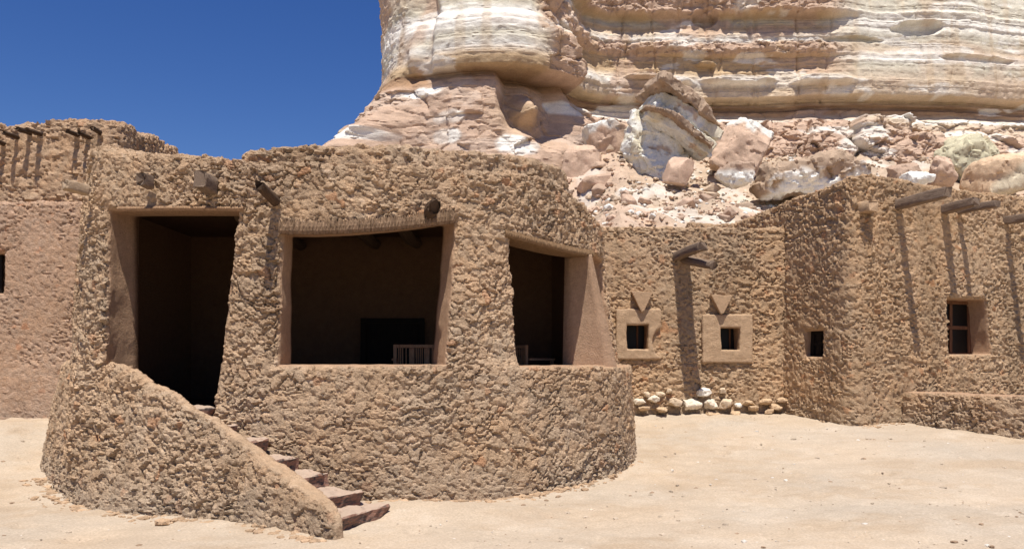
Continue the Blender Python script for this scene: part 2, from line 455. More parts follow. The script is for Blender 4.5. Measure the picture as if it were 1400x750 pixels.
def beam(name, p0, p1, wid, hei, parent, mat, seed=0, round_=False, rag=0.0, roll=0.0):
    """squared timber or log from p0 to p1, its edges worn and ends uneven; object X runs along it"""
    p0 = Vector(p0); p1 = Vector(p1); L = (p1 - p0).length; n = 26; m = 20
    rng = np.random.default_rng(seed)
    x = np.linspace(0, L, n); th = np.linspace(0, 2 * np.pi, m, endpoint=False)
    if round_: cy, cz = np.cos(th), np.sin(th)
    else:
        e = 0.32; cy = np.sign(np.cos(th)) * np.abs(np.cos(th)) ** e; cz = np.sign(np.sin(th)) * np.abs(np.sin(th)) ** e
    V = []
    for i, xx in enumerate(x):
        tp = 1 - 0.08 * i / n
        for j in range(m):
            V.append((xx, cy[j] * wid / 2 * tp, cz[j] * hei / 2 * tp))
    V = np.array(V)
    nz = fbm(np.c_[V[:, 0] * 2.5, V[:, 1] * 28, V[:, 2] * 28] + seed * 7.1, 3, 5)
    V[:, 1] *= 1 + 0.17 * nz; V[:, 2] *= 1 + 0.17 * nz
    V[:, 2] += 0.02 * np.sin(V[:, 0] * 2.3 + seed); V[:, 1] += 0.015 * np.sin(V[:, 0] * 3.1 + seed * 2)
    end = np.repeat(np.arange(n) >= n - 3, m)
    V[end, 0] += (0.03 + rag) * rng.uniform(-1, 1, end.sum())
    Q = []
    for i in range(n - 1):
        for j in range(m):
            a = i * m + j; b = i * m + (j + 1) % m; Q.append((a, b, b + m, a + m))
    me = bpy.data.meshes.new(name)
    me.from_pydata([tuple(v) for v in V], [], [q[::-1] for q in Q] + [tuple(range(m))[::1], tuple(range((n - 1) * m, n * m))[::-1]])
    me.update()
    bm = bmesh.new(); bm.from_mesh(me); bmesh.ops.recalc_face_normals(bm, faces=bm.faces); bm.to_mesh(me); bm.free()
    me.polygons.foreach_set('use_smooth', np.array([len(p.vertices) == 4 for p in me.polygons]))
    o = obj(name, me, mat)
    d = (p1 - p0).normalized(); q = d.to_track_quat('X', 'Z')
    o.rotation_mode = 'QUATERNION'; o.rotation_quaternion = q; o.location = p0
    if parent is not None: o.parent = parent; o.location = p0 - Vector(parent.location)
    return o

#MARK1
# ================================================================== MAIN HOUSE
house = thing('mud_house', 'rounded mud-clod house with three big dark openings above a curving stair', 'house', (-1.5, 11, 0))
FC = pxc([(128, 13.4), (103, 11.7), (98, 10.8), (100, 10.2), (109, 9.84), (125, 9.68), (152, 9.58), (220, 9.42), (300, 9.3), (390, 9.28), (500, 9.38), (620, 9.65),
          (710, 10.05), (780, 10.6), (826, 11.25), (845, 12.0), (844, 13.0), (822, 14.6), (800, 16.0)])
pxs = 700 + F * FC.p[:, 0] / FC.p[:, 1]
iA = int(np.argmin(pxs[:len(pxs) // 2])); iB = int(len(pxs) * 0.4) + int(np.argmax(pxs[int(len(pxs) * 0.4):]))
def fu(px, w=0.0): return FC.u_px(px, w, iA, iB + 1)
uS = fu(640); uR = fu(800)
def wo_f(U, Z):
    b = 0.075 * (1.6 - Z)
    right = sstep(fu(720), fu(835), U)
    b = b * (1 - right) + right * np.where(Z > 1.53, 0.15 * (1.6 - Z), 0.04 * (1.6 - Z) + 0.17)
    lowl = sstep(fu(320), fu(420), U) * (1 - right)
    b = b + lowl * 0.05 * sstep(1.66, 1.50, Z)
    P3 = np.stack([np.ravel(U) * 0.8, np.ravel(Z) * 0.8, np.ravel(Z) * 0], 1)
    return b + 0.035 * fbm(P3, 2, 44).reshape(np.shape(U))
Yf = lambda px: float(np.interp(px, [98, 109, 152, 220, 300, 390, 500, 620, 710, 780, 826, 845], [10.6, 9.84, 9.58, 9.42, 9.3, 9.28, 9.38, 9.65, 10.05, 10.6, 11.25, 12]))
tp_px = [99, 130, 200, 240, 312, 345, 430, 530, 640, 700, 770, 815, 845]
tp_py = [206, 204, 206, 208, 214, 222, 220, 223, 229, 233, 243, 268, 300]
_tu = np.array([fu(p) for p in tp_px]); _tz = np.array([Z_(b, Yf(a) + 0.15) for a, b in zip(tp_px, tp_py)])
def zt_f(u):
    P3 = np.stack([u * 1.7, u * 0, u * 0], 1)
    return np.interp(u, _tu, _tz) + 0.03 * fbm(P3, 3, 3)

def op_px(tl, bl, tr, br, z0, z1, splay=None):
    return box_open(fu(tl, -0.1), fu(bl, 0.02), fu(tr, -0.1), fu(br, 0.02), z0, z1, splay)
SILL = 1.565
uo2a, uo2b = fu(386), fu(622)
def arch2(U):
    s = np.clip((U - uo2a) / (uo2b - uo2a), 0, 1)
    return 3.06 + 0.18 * s ** 1.5 - 0.02 * np.sin(s * 3.1416) + 0.0 * U
uo3a = fu(700)
def arch3(U):
    s = np.clip((U - uo3a) / (fu(838) - uo3a), 0, 1); return 3.12 - 0.06 * s - 0.065 * np.sin(s * 3.14)
OPS = [op_px(150, 143, 323, 291, 1.0, lambda U: 3.35 - 0.05 * np.clip((U - fu(150)) / (fu(320) - fu(150)), 0, 1), (0.34, 0.0)),
       op_px(388, 379, 624, 612, SILL, arch2),
       box_open(fu(700, -0.1), fu(711), fu(836, -0.2) + .12, fu(838.5, -0.1) + 0.12, SILL - 0.02, arch3)]
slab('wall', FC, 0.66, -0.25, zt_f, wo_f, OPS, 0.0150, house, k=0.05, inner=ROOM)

# upper roof parapet, set back from the edge
RC = Curve([tuple(p - n * 0.34) for p, n in zip(*FC.at(np.linspace(fu(308), fu(812), 14)))])
def zt_r(u):
    s = u / RC.L
    py = np.interp(s, [0, .1, .3, .45, .6, .72, .85, 1.0], [204, 198, 195, 198, 203, 208, 217, 232])
    p = RC.at(u)[0]
    return EYE + (HOR - py) * p[:, 1] / F + 0.02 * fbm(np.stack([u * 2, u * 0, u * 0], 1), 3, 8)
slab('roof_parapet', RC, 0.35, 3.55, zt_r, lambda U, Z: 0.0 * U, [], 0.024, house, k=0.06)

# stair wall: sweeps out from the left pillar and runs down to the ground
SC = pxc([(82, 13.6), (62, 12.3), (58, 11.3), (71, 10.35), (99, 9.62), (138, 9.2), (200, 8.82), (250, 8.6), (300, 8.36), (350, 8.15), (400, 7.9), (430, 7.68), (449, 7.5)])
def su(px): return SC.u_px(px, 0, int(len(SC.p) * 0.25))
_cu = np.array([0, su(76), su(105), su(125), su(150), su(205), su(239), su(273), su(316), su(350), su(397), su(431), su(450), su(460)])
_cz = np.array([1.60, 1.60, 1.585, 1.565, 1.48, 1.25, 1.085, 0.95, 0.765, 0.625, 0.45, 0.30, 0.18, 0.05])
def zt_s(u): return np.interp(u, _cu, _cz) + 0.035 * fbm(np.stack([u * 2.6, u * 0, u * 0], 1), 2, 8)
def wo_s(U, Z):
    b = -0.165 * np.maximum(Z, -0.1)
    P3 = np.stack([np.ravel(U) * 0.9, np.ravel(Z) * 0.9, np.ravel(Z) * 0 + 4], 1)
    return b + 0.05 * fbm(P3, 2, 47).reshape(np.shape(U))
slab('stair_wall', SC, lambda u: np.interp(u, [0, SC.L - 2.5, SC.L - .6, SC.L], [.42, .40, .30, .17]), -0.25, zt_s, wo_s, [], 0.0165, house, k=0.05, rough_top=False, u1=SC.L + 0.0, roughdepth=0.07, minrough=0.42, reveal=MUD * 1.05)

# stone steps: front edge (left end inside the stair wall, right end), climbing to the door
def step(x0, y0, x1, y1, zt, drop, depth, seed, base=None):
    a = np.array((x0, y0)); b = np.array((x1, y1)); e = (b - a); L = np.linalg.norm(e); e /= L; bk = np.array((-e[1], e[0]))
    nx, nz, nd = 30, 8, 14; pts = []
    prof = [(0.02 + 0.03 * (1 - q), -drop * (1 - q)) for q in np.linspace(0, 1, nz)][:-1]
    prof = [(0.05 * np.sin(3.14 * q) * 0.4, -drop * (1 - q)) for q in np.linspace(0, 0.96, nz)] + [(0.012, 0.0)] + [(q, 0.0) for q in np.linspace(0.04, depth, nd)] + [(depth, -drop)]
    V = []
    for s in np.linspace(0, L, nx):
        for q, h in prof:
            p = a + e * s + bk * q; V.append((p[0], p[1], zt + h))
    V = np.array(V)
    nn = fbm(V * 7 + seed * 5, 4, 60)
    N = np.tile(np.array([(-bk[0], -bk[1], 0)] * nz + [(-bk[0] * .7, -bk[1] * .7, .7)] + [(0, 0, 1)] * nd + [(0, 0, 0)]), (nx, 1))
    V = V + N * (0.045 * nn[:, None])
    m = len(prof); Q = grid_quads(nx, m)
    caps = [list(range(m)), list(range((nx - 1) * m, nx * m))]
    me = bpy.data.meshes.new('step'); me.from_pydata([tuple(v) for v in V], [], [tuple(q) for q in Q] + [tuple(c) for c in caps]); me.update()
    bm = bmesh.new(); bm.from_mesh(me); bmesh.ops.recalc_face_normals(bm, faces=bm.faces); bm.to_mesh(me); bm.free()
    return obj('step', me, M_STEP, house)
def P2(px, py, z):
    Y = (EYE - z) * F / (py - HOR); return X_(px, Y), Y
for i, (r, l, drop, dep) in enumerate([((531, 690, 8.57), (452, 712), 0.26, 0.55), ((497, 671, 8.6), (432, 683), 0.22, 0.6), ((444, 647, 8.8), (400, 656), 0.19, 0.4),
        ((405, 625, 8.95), (364, 632), 0.19, 0.36), ((362, 601, 9.05), (326, 607), 0.19, 0.34), ((320, 581, 9.15), (288, 585), 0.19, 0.34), ((292, 557, 9.3), (250, 559), 0.2, 0.5)]):
    zt = Z_(r[1], r[2]); a = P2(*l, zt); b = (X_(r[0], r[2]), r[2])
    if i > 1: b = (b[0] + 0.15 * (b[0] - a[0]), b[1] + 0.15 * (b[1] - a[1]))
    step(a[0], a[1], b[0], b[1], zt, drop, dep, i)
# rubble core under the flight
bm = bmesh.new()
vb = [(-1.75, 8.35, -.2), (-1.45, 8.75, -.2), (-2.9, 9.6, -.2), (-4.0, 9.5, -.2)]
vt = [(-1.75, 8.45, .0), (-1.45, 8.85, .0), (-2.9, 9.6, .7), (-4.0, 9.5, .8)]
vv = [bm.verts.new(v) for v in vb + vt]
for f in ((0, 1, 2, 3), (4, 5, 6, 7), (0, 1, 5, 4), (1, 2, 6, 5), (2, 3, 7, 6), (3, 0, 4, 7)): bm.faces.new([vv[i] for i in f])
bm_obj('stair_core', bm, M_MUD, house, col=MUD)

# room behind the openings
def prism(name, pts, z0, z1, mat, parent, col):
    bm = bmesh.new(); lo = [bm.verts.new((x, y, z0)) for x, y in pts]; hi = [bm.verts.new((x, y, z1)) for x, y in pts]; n = len(pts)
    bm.faces.new(lo); bm.faces.new(hi)
    for i in range(n): bm.faces.new((lo[i], lo[(i + 1) % n], hi[(i + 1) % n], hi[i]))
    return bm_obj(name, bm, mat, parent, col=col)
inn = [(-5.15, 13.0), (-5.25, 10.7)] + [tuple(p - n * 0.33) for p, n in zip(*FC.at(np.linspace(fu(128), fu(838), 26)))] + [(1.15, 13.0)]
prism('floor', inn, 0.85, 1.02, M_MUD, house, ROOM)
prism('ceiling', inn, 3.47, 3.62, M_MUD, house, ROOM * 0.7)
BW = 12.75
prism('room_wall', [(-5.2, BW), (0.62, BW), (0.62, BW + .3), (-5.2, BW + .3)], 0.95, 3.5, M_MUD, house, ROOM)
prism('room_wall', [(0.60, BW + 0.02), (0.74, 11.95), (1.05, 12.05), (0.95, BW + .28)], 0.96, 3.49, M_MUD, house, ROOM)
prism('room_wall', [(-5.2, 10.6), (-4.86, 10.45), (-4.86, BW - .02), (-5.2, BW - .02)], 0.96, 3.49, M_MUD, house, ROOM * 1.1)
x0, x1 = X_(497, BW), X_(578, BW)
bm = bmesh.new(); bm_box(bm, (x0 + .05, BW - .05, 1.02), (x1 - .05, BW - .012, 2.16)); door = bm_obj('door', bm, M_DOOR_SHADE, house, 0.004)
bm = bmesh.new()
bm_box(bm, (x0 - .03, BW - .09, 1.02), (x0 + .05, BW - .004, 2.24)); bm_box(bm, (x1 - .05, BW - .09, 1.02), (x1 + .03, BW - .004, 2.24)); bm_box(bm, (x0 + .052, BW - .088, 2.163), (x1 - .052, BW - .004, 2.238))
fr = bm_obj('door_frame', bm, M_DOOR_SHADE, house, 0.003)
for i, x in enumerate((-3.2, -2.05, -1.45, -0.6, 0.25)):
    y0 = 9.75 if x < -1 else 10.6
    beam('ceiling_beam', (x, y0 + .15, 3.34), (x, BW - .02, 3.36), 0.17, 0.17, house, M_LOG, 30 + i, True)

# lintels
def lintel(name, ua, ub, zf, th, w0, w1, mat, col, fringe):
    nu = 150; u = np.linspace(ua, ub, nu); V = []
    for i, q in enumerate(u):
        wob = fringe * (0.5 * abs(math.sin(i * 1.9)) + 0.5 * random.random())
        wout = float(wo_f(np.array([q]), np.array([3.1]))[0]) + w1 - fringe * 0.5 * random.random()
        zb = float(zf(np.array([q]))[0]); zt = zb + th + fringe * .6 * math.sin(i * 2.7)
        for w, z in ((w0, zb - 0.0), (wout - .02, zb - wob * .5), (wout, zb + .02), (wout + .012 * math.sin(i * 2.3), zb + th * .5), (wout - .03, zt), (w0, zt)):
            V.append(tuple(FC.world(np.array([q]), np.array([w]), np.array([z]))[0]))
    Q = [(i * 6 + j, i * 6 + (j + 1) % 6, (i + 1) * 6 + (j + 1) % 6, (i + 1) * 6 + j) for i in range(nu - 1) for j in range(6)]
    me = bpy.data.meshes.new(name); me.from_pydata(V, [], Q + [(0, 1, 2, 3, 4, 5), tuple((nu - 1) * 6 + j for j in range(6))]); me.update()
    bm = bmesh.new(); bm.from_mesh(me); bmesh.ops.recalc_face_normals(bm, faces=bm.faces); bm.to_mesh(me); bm.free()
    paint(me, np.tile(np.array(col), (len(me.vertices), 1))); return obj(name, me, mat, house)
M_THATCH = attr_mat('palm_frond_fringe', [(60, 0.02, 0.8)], var=0.35, vscale=26, fine=90, finev=0.3)
lintel('lintel', uo2a - 0.06, uo2b + 0.03, lambda U: arch2(U) - 0.025, 0.135, -0.25, 0.055, M_THATCH, (0.22, 0.145, 0.092), 0.05)
lintel('lintel', uo3a - 0.03, fu(830), lambda U: arch3(U) - 0.03, 0.085, -0.5, 0.05, M_THATCH, (0.20, 0.125, 0.07), 0.018)
lintel('lintel', fu(150), fu(326), lambda U: 3.335 - 0.05 * np.clip((U - fu(150)) / (fu(320) - fu(150)), 0, 1), 0.05, -0.5, 0.02, M_THATCH, (0.30, 0.19, 0.115), 0.01)

Bm = [(X_(844, 11.27), 11.27), (X_(769, 11.58), 11.58), (X_(800, 12.5), 12.5), (X_(835, 12.4), 12.4)]
Tm = [(X_(809, 11.20), 11.20), (X_(772, 11.58), 11.58), (X_(795, 12.5), 12.5), (X_(800, 12.4), 12.4)]
bm = bmesh.new(); rows = []
for k in range(13):
    s_ = k / 12; rows.append([bm.verts.new((a[0] * (1 - s_) + b[0] * s_, a[1] * (1 - s_) + b[1] * s_, 1.5 + 1.52 * s_)) for a, b in zip(Bm, Tm)])
for k in range(12):
    for j in range(4): bm.faces.new((rows[k][j], rows[k][(j + 1) % 4], rows[k + 1][(j + 1) % 4], rows[k + 1][j]))
bm.faces.new(rows[0]); bm.faces.new(rows[-1])
bmesh.ops.subdivide_edges(bm, edges=bm.edges[:], cuts=3, use_grid_fill=True)
pv = np.array([v.co for v in bm.verts]); pn = 0.012 * fbm(pv * 3, 3, 5)
for v, q in zip(bm.verts, pn): v.co.y += q
bm_obj('jamb', bm, M_MUD, house, col=(.50, .335, .225), smooth=True)

# timbers and spouts standing out of the front wall
def wall_pt(px, py, w=0.0):
    Y = Yf(px); z = Z_(py, Y); u = fu(px); return Vector(FC.world(np.array([u]), np.array([w]), np.array([z]))[0])
def out(px): n = FC.at(np.array([fu(px)]))[1][0]; return Vector((n[0], n[1], 0))
p = wall_pt(284, 252, -0.1); beam('roof_beam', p, p + out(284) * 0.30 + Vector((.0, 0, .03)), 0.14, 0.20, house, M_BEAM, 3)
p = wall_pt(371, 272, -0.1); beam('roof_beam', p, p + out(371) * 0.36 + Vector((-0.05, 0, 0.10)), 0.11, 0.12, house, M_LOG, 4, True, 0.05)
p = wall_pt(591, 284, -0.1); beam('roof_beam', p, p + out(591) * 0.24 + Vector((0, 0, .0)), 0.15, 0.19, house, M_LOG, 5, True, 0.06)
p = wall_pt(197, 247, -0.1); beam('roof_beam', p, p + out(197) * 0.17, 0.11, 0.15, house, M_BEAM, 6)
p = wall_pt(112, 262, -0.05); tag(beam('spout', p, p + Vector((-.16, -.2, .02)), 0.13, 0.12, house, M_MUD, 7)); sp_ = bpy.data.objects['spout']

paint(sp_.data, np.tile(np.array((0.42, 0.31, 0.21)), (len(sp_.data.vertices), 1)))

# chairs on the terrace
def chair(label, x, y, rz, zf=1.02):
    c = thing('armchair', label, 'chair', (x, y, zf), 'palm-rib chairs on the terrace')
    def part(name, boxes, bev=0.004):
        bm = bmesh.new()
        for lo, hi in boxes: bm_box(bm, lo, hi)
        o = bm_obj(name, bm, M_CHAIR, None, bev); o.parent = c; return o
    h = 0.345
    part('backrest', [((-h, .20, .38), (-h + .045, .245, .80)), ((h - .045, .20, .38), (h, .245, .80)), ((-h + .047, .202, .755), (h - .047, .243, .80)), ((-h + .047, .202, .44), (h - .047, .243, .48))]
         + [((a - .036, .21, .482), (a + .036, .235, .753)) for a in (-.10, .10)]
         + [((a - .008, .214, .482), (a + .008, .231, .753)) for a in (-.275, -.25, -.222, -.175, -.04, -.014, .014, .04, .175, .222, .25, .275)])
    part('seat', [((-h, -.28, .36), (h, .245, .378))] + [((-h + .02 + .1 * i, -.27, .38), (-h + .09 + .1 * i, .19, .392)) for i in range(6)])
    for sx in (-1, 1):
        for yy in (-.26, .20):
            part('leg', [((sx * h - .022, yy, 0), (sx * h + .022, yy + .044, .358))])
        part('armrest', [((sx * h - .028, -.28, .585), (sx * h + .028, .197, .615)), ((sx * h - .02, -.26, .38), (sx * h + .02, -.22, .584))])
    c.rotation_euler = (0, 0, rz)
    return c
chair('low palm-rib armchair with slatted back, behind the sill of the middle opening', X_(575, 11.5), 11.5, math.pi + 0.03, 1.02)
chair('palm-rib armchair barely showing in the dark behind the right-hand opening', X_(716, 12.2), 12.2, math.pi - 0.9, 1.02)

#MARK2
# ================================================================== LEFT HOUSE (finer, pinkish plaster) AND UPPER BUILDING
left = thing('plastered_house', 'low house at the left edge with finer pinkish pebbled plaster and straight roof edge', 'house', (-8.5, 14, 0))
LC = pxc([(-260, 13.5), (-120, 13.55), (0, 13.6), (60, 13.6), (135, 13.65)])
def zt_l(u): return Z_(272, 13.6) + 0.025 * fbm(np.stack([u * 2, u * 0, u * 0], 1), 3, 4)
lu = lambda px: LC.u_px(px)
slab('wall', LC, 0.5, 0.2, zt_l, lambda U, Z: 0.05 * (2 - Z), [box_open(lu(-50), lu(-50), lu(1), lu(1), Z_(400, 13.6), Z_(345, 13.6))], 0.026, left,
     size=0.075, amp=0.62, tint=np.array((0.98, 0.93, 0.97)))
prism('roof', [(-14, 13.9), (-6.6, 13.95), (-6.6, 14.1), (-14, 14.1)], 3.9, 4.05, M_MUD, left, MUD)
bm = bmesh.new(); bm_box(bm, (X_(-48, 13.9), 13.9, Z_(402, 13.6)), (X_(3, 13.9), 13.93, Z_(343, 13.6))); bm_obj('window', bm, M_DOOR_SHADE, left)  # near-black sheet standing in for the shade inside the opening

upper = thing('upper_house', 'weathered clod-built upper house rising behind the left roof with log ends under its top', 'house', (-8, 15.5, 0))
UC = pxc([(-260, 14.3), (-120, 14.2), (20, 14.1), (110, 14.02), (160, 14.05), (179, 14.35), (199, 15.2), (224, 16.4), (248, 17.6)])
_uu = np.array([0, UC.u_px(0), UC.u_px(40), UC.u_px(90), UC.u_px(150), UC.u_px(176), UC.u_px(200), UC.u_px(222), UC.L])
_uz = np.array([Z_(178, 14.3), Z_(173, 14.2), Z_(166, 14.1), Z_(163, 14.05), Z_(162, 14.05), Z_(168, 14.2), Z_(181, 15.2), Z_(191, 16.4), Z_(203, 17.6)])
def zt_u(u): return np.interp(u, _uu, _uz) + 0.06 * fbm(np.stack([u * 2.5, u * 0, u * 0], 1), 3, 14)
slab('wall', UC, 0.5, 0.2, zt_u, lambda U, Z: 0.04 * (5 - Z), [], 0.032, upper, size=0.14, amp=1.35, tint=np.array((0.97, 0.94, 0.93)))
prism('roof', [(-14, 14.6), (-7.0, 14.6), (-7.3, 17.4), (-14, 17.4)], 5.0, 5.15, M_MUD, upper, MUD)
for i, (px, py, L) in enumerate(((6, 196, .22), (23, 189, .26), (42, 183, .24), (55, 184, .26), (106, 185, .2), (121, 187, .18), (138, 182, .18))):
    u = UC.u_px(px); Y = 14.1; z = Z_(py, Y)
    p, n = UC.at(np.array([u])); a = Vector((p[0, 0], p[0, 1], z)) ; n = Vector((n[0, 0], n[0, 1], 0))
    beam('roof_beam', a - n * .1, a + n * L + Vector((-.03, 0, .0)), 0.085, 0.08, upper, M_LOG, 50 + i, True, 0.04)

# ================================================================== MIDDLE HOUSE
mid = thing('small_window_house', 'square clod-built house with two small plaster-framed windows under inverted triangles', 'house', (3.5, 16.5, 0))
MC = Curve([(X_(790, 16.15), 16.15), (X_(850, 16.2), 16.2), (X_(960, 16.3), 16.3), (X_(1082, 16.4), 16.4)])
mu = lambda px: MC.u_px(px)
def My(px): return 16.2 + 0.2 * (px - 850) / 230
def zt_m(u): return Z_(309, 16.3) + 0.035 * fbm(np.stack([u * 2, u * 0, u * 0], 1), 3, 24)
wins = [(857, 886, 477, 444), (985, 1011, 478, 448)]
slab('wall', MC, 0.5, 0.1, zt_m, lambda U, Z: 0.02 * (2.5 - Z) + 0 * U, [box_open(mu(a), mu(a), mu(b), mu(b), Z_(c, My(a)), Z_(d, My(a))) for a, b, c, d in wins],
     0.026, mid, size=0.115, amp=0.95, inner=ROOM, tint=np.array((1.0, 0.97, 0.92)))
prism('roof', [(1.0, 16.6), (5.2, 16.8), (4.9, 20.5), (1.0, 20.5)], 3.85, 4.0, M_MUD, mid, MUD)
for i, (px0, px1, py0, py1, a, b, c, d) in enumerate(((842, 904, 491, 422, *wins[0]), (960, 1029, 496, 429, *wins[1]))):
    # raised plaster surround, built as a slab hugging the wall
    cv = Curve([(X_(px0, My(px0) - .05), My(px0) - .05), (X_((px0 + px1) / 2, My(px0) - .05), My((px0 + px1) / 2) - .05), (X_(px1, My(px1) - .05), My(px1) - .05)], 0.01)
    f = lambda px: cv.u_px(px)
    ops = [box_open(f(a), f(a), f(b), f(b), Z_(c, My(a)), Z_(d, My(a)))]
    if i == 0:                                            # its lower right has worn away
        z0w = Z_(482, My(px0))
        ops.append(lambda U, Z, f=f: np.sqrt(((U - f(905)) / 1.2) ** 2 + ((Z - Z_(468, 16.2)) / 1.9) ** 2) - 0.14)
    slab('window_surround', cv, 0.14, Z_(py0, 16.2), lambda u, py1=py1: Z_(py1, 16.2) + 0 * u, lambda U, Z: 0.03 + 0 * U, ops, 0.012, mid, k=0.02,
         amp=0.0, roughdepth=-0.5, rough_top=False, reveal=np.array((.47, .325, .205)), inner=PLASTER)
    y = My(a) + 0.33
    xa, xb, za, zb = X_(a - 3, y), X_(b + 3, y), Z_(c + 3, y), Z_(d - 3, y); t = 0.045
    bm = bmesh.new()
    bm_box(bm, (xa, y, za), (xa + t, y + .06, zb)); bm_box(bm, (xb - t, y, za), (xb, y + .06, zb))
    bm_box(bm, (xa + t + .002, y + .003, za), (xb - t - .002, y + .057, za + t)); bm_box(bm, (xa + t + .002, y + .003, zb - t), (xb - t - .002, y + .057, zb))
    bm_box(bm, ((xa + xb) / 2 - .016, y + .006, za + t + .002), ((xa + xb) / 2 + .016, y + .05, zb - t - .002))
    wf = bm_obj('window', bm, M_FRAME, mid, 0.003)
    bm = bmesh.new(); bm_box(bm, (xa + .01, y + .025, za + .01), (xb - .01, y + .03, zb - .01))
    g = bm_obj('pane', bm, M_GLASS); g.parent = wf; g.location = -Vector(mid.location) - Vector(wf.location) + Vector(mid.location)
    g.matrix_parent_inverse.identity(); g.location = -(Vector(mid.location) + Vector(wf.location))
    # inverted triangle in relief
    tx0, tx1, ty, tb = ((862, 891, 399, 427), (970, 999, 404, 430))[i]
    Yt = My(tx0)
    bm = bmesh.new(); v0 = []; v1 = []
    for px, py in ((tx0, ty), (tx0 + 9, ty - .6), (tx0 + 20, ty + .5), (tx1, ty + 1), ((tx0 + tx1) / 2 + 3, tb - 2), ((tx0 + tx1) / 2 - 1, tb)):
        v0.append(bm.verts.new((X_(px, Yt), Yt + 0.12, Z_(py, Yt)))); v1.append(bm.verts.new((X_(px, Yt), Yt - 0.145, Z_(py, Yt))))
    bm.faces.new(v0); bm.faces.new(v1)
    for j in range(6): bm.faces.new((v0[j], v0[(j + 1) % 6], v1[(j + 1) % 6], v1[j]))
    bm_obj('triangle_ornament', bm, M_MUD, mid, 0.014, col=(.47, .32, .20))
for i, (a, b, L) in enumerate((((924, 352), (962, 336), 0.98), ((936, 356), (974, 361), 1.0))):
    p0 = W_(a[0], a[1], My(a[0]) + .05); p1 = W_(b[0], b[1], My(a[0]) - L)
    beam('roof_beam', p0, p1, 0.19, 0.17, mid, M_BEAM, 70 + i, i == 1, 0.02)

# ================================================================== RIGHT HOUSE, turned about 23 degrees
rh = thing('corner_house', 'tall clod-built corner house with long grey beams standing out of its sunny wall', 'house', (7.5, 16, 0))
A = np.array((5.98, 14.8)); dF = np.array((0.904, 0.427)); dS = np.array((-0.39, 0.92))
pts = [A + dS * t for t in (5.2, 4, 2.8, 1.6, 0.8, 0.30)] + [A + dS * 0.07 + dF * 0.07] + [A + dF * t for t in (0.30, 0.8, 1.6, 2.6, 3.6, 4.6, 6.0, 8.0, 10.5)]
KC = Curve(pts); iC = int(np.argmin(np.linalg.norm(KC.p - (A + dS * .07 + dF * .07), axis=1)))
uC = KC.u[iC]
ku = lambda px, side=False: KC.u_px(px, 0, 0 if side else iC, iC + 1 if side else None)
def kY(px): p = KC.at(np.array([ku(px)]))[0][0]; return p[1]
def zt_k(u):
    p = KC.at(u)[0]; px = 700 + F * p[:, 0] / p[:, 1]
    py = np.where(u > uC, np.interp(px, [1165, 1200, 1280, 1345, 1400, 1500], [240, 237, 251, 262, 267, 280]), np.interp(px, [1000, 1072, 1120, 1165], [305, 272, 256, 240]))
    return EYE + (HOR - py) * p[:, 1] / F + 0.035 * fbm(np.stack([u * 2, u * 0, u * 0], 1), 3, 34)
pS = KC.at(np.array([ku(1112, True)]))[0][0]
opsK = [box_open(ku(1100, True), ku(1100, True), ku(1124, True), ku(1124, True), Z_(487, pS[1]), Z_(452, pS[1])),
        box_open(ku(1298), ku(1300), ku(1350), ku(1356), Z_(484, kY(1328)), Z_(409, kY(1328)))]
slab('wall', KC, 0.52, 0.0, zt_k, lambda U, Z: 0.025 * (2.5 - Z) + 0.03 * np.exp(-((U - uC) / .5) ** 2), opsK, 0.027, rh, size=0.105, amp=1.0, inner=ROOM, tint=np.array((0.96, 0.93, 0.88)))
q = [A + dS * .45 + dF * .45, A + dF * 10.2 + dS * .45, A + dF * 10.2 + dS * 5, A + dS * 5 + dF * .45]
prism('roof', [tuple(p) for p in q], 4.15, 4.3, M_MUD, rh, MUD)
def rot_box(name, org, ex, ey, boxes, mat, parent, bev=0.004):
    bm = bmesh.new()
    for lo, hi in boxes: bm_box(bm, lo, hi)
    for v in bm.verts:
        c = v.co.copy(); v.co = Vector((org[0] + ex[0] * c.x + ey[0] * c.y, org[1] + ex[1] * c.x + ey[1] * c.y, c.z))
    return bm_obj(name, bm, mat, parent, bev)
def house_window(px0, px1, py0, py1, Y, cu, depth, ex, ey, parent, side):
    org = KC.at(np.array([cu]))[0][0]
    z0, z1 = Z_(py0, Y) - .04, Z_(py1, Y) + .04
    a = KC.at(np.array([ku(px0, side)]))[0][0]; b = KC.at(np.array([ku(px1, side)]))[0][0]
    hw = np.linalg.norm(b - a) / 2 + .05; t = 0.075; zm = (z0 + z1) / 2; d = depth
    f = rot_box('window', org, ex, ey, [((-hw, d, z0), (-hw + t + .05, d + .07, z1)), ((hw - t - .05, d, z0), (hw, d + .07, z1)), ((-hw + t + .052, d + .003, z0), (hw - t - .052, d + .067, z0 + t)),
        ((-hw + t + .052, d + .003, z1 - t - .03), (hw - t - .052, d + .067, z1)), ((-hw + t + .052, d + .006, zm - .035), (hw - t - .052, d + .06, zm + .035)), ((-.035, d + .002, z0 + t + .002), (.035, d + .064, zm - .037)), ((-.035, d + .002, zm + .037), (.035, d + .064, z1 - t - .032))], M_DOOR_SHADE if side else M_FRAME, parent)  # side frame near-black: the hole's shade put into its colour
    g = rot_box('pane', org, ex, ey, [((-hw + .02, d + .03, z0 + .02), (hw - .02, d + .036, z1 - .02))], M_GLASS, None, 0)
    g.parent = f; g.location = -(Vector(parent.location) + Vector(f.location))
house_window(1299, 1353, 484, 409, kY(1328), ku(1327), 0.42, dF, dS, rh, False)
house_window(1100, 1124, 487, 452, pS[1], ku(1112, True), 0.16, -dS, dF, rh, True)
nF = Vector((0.427, -0.904, 0))
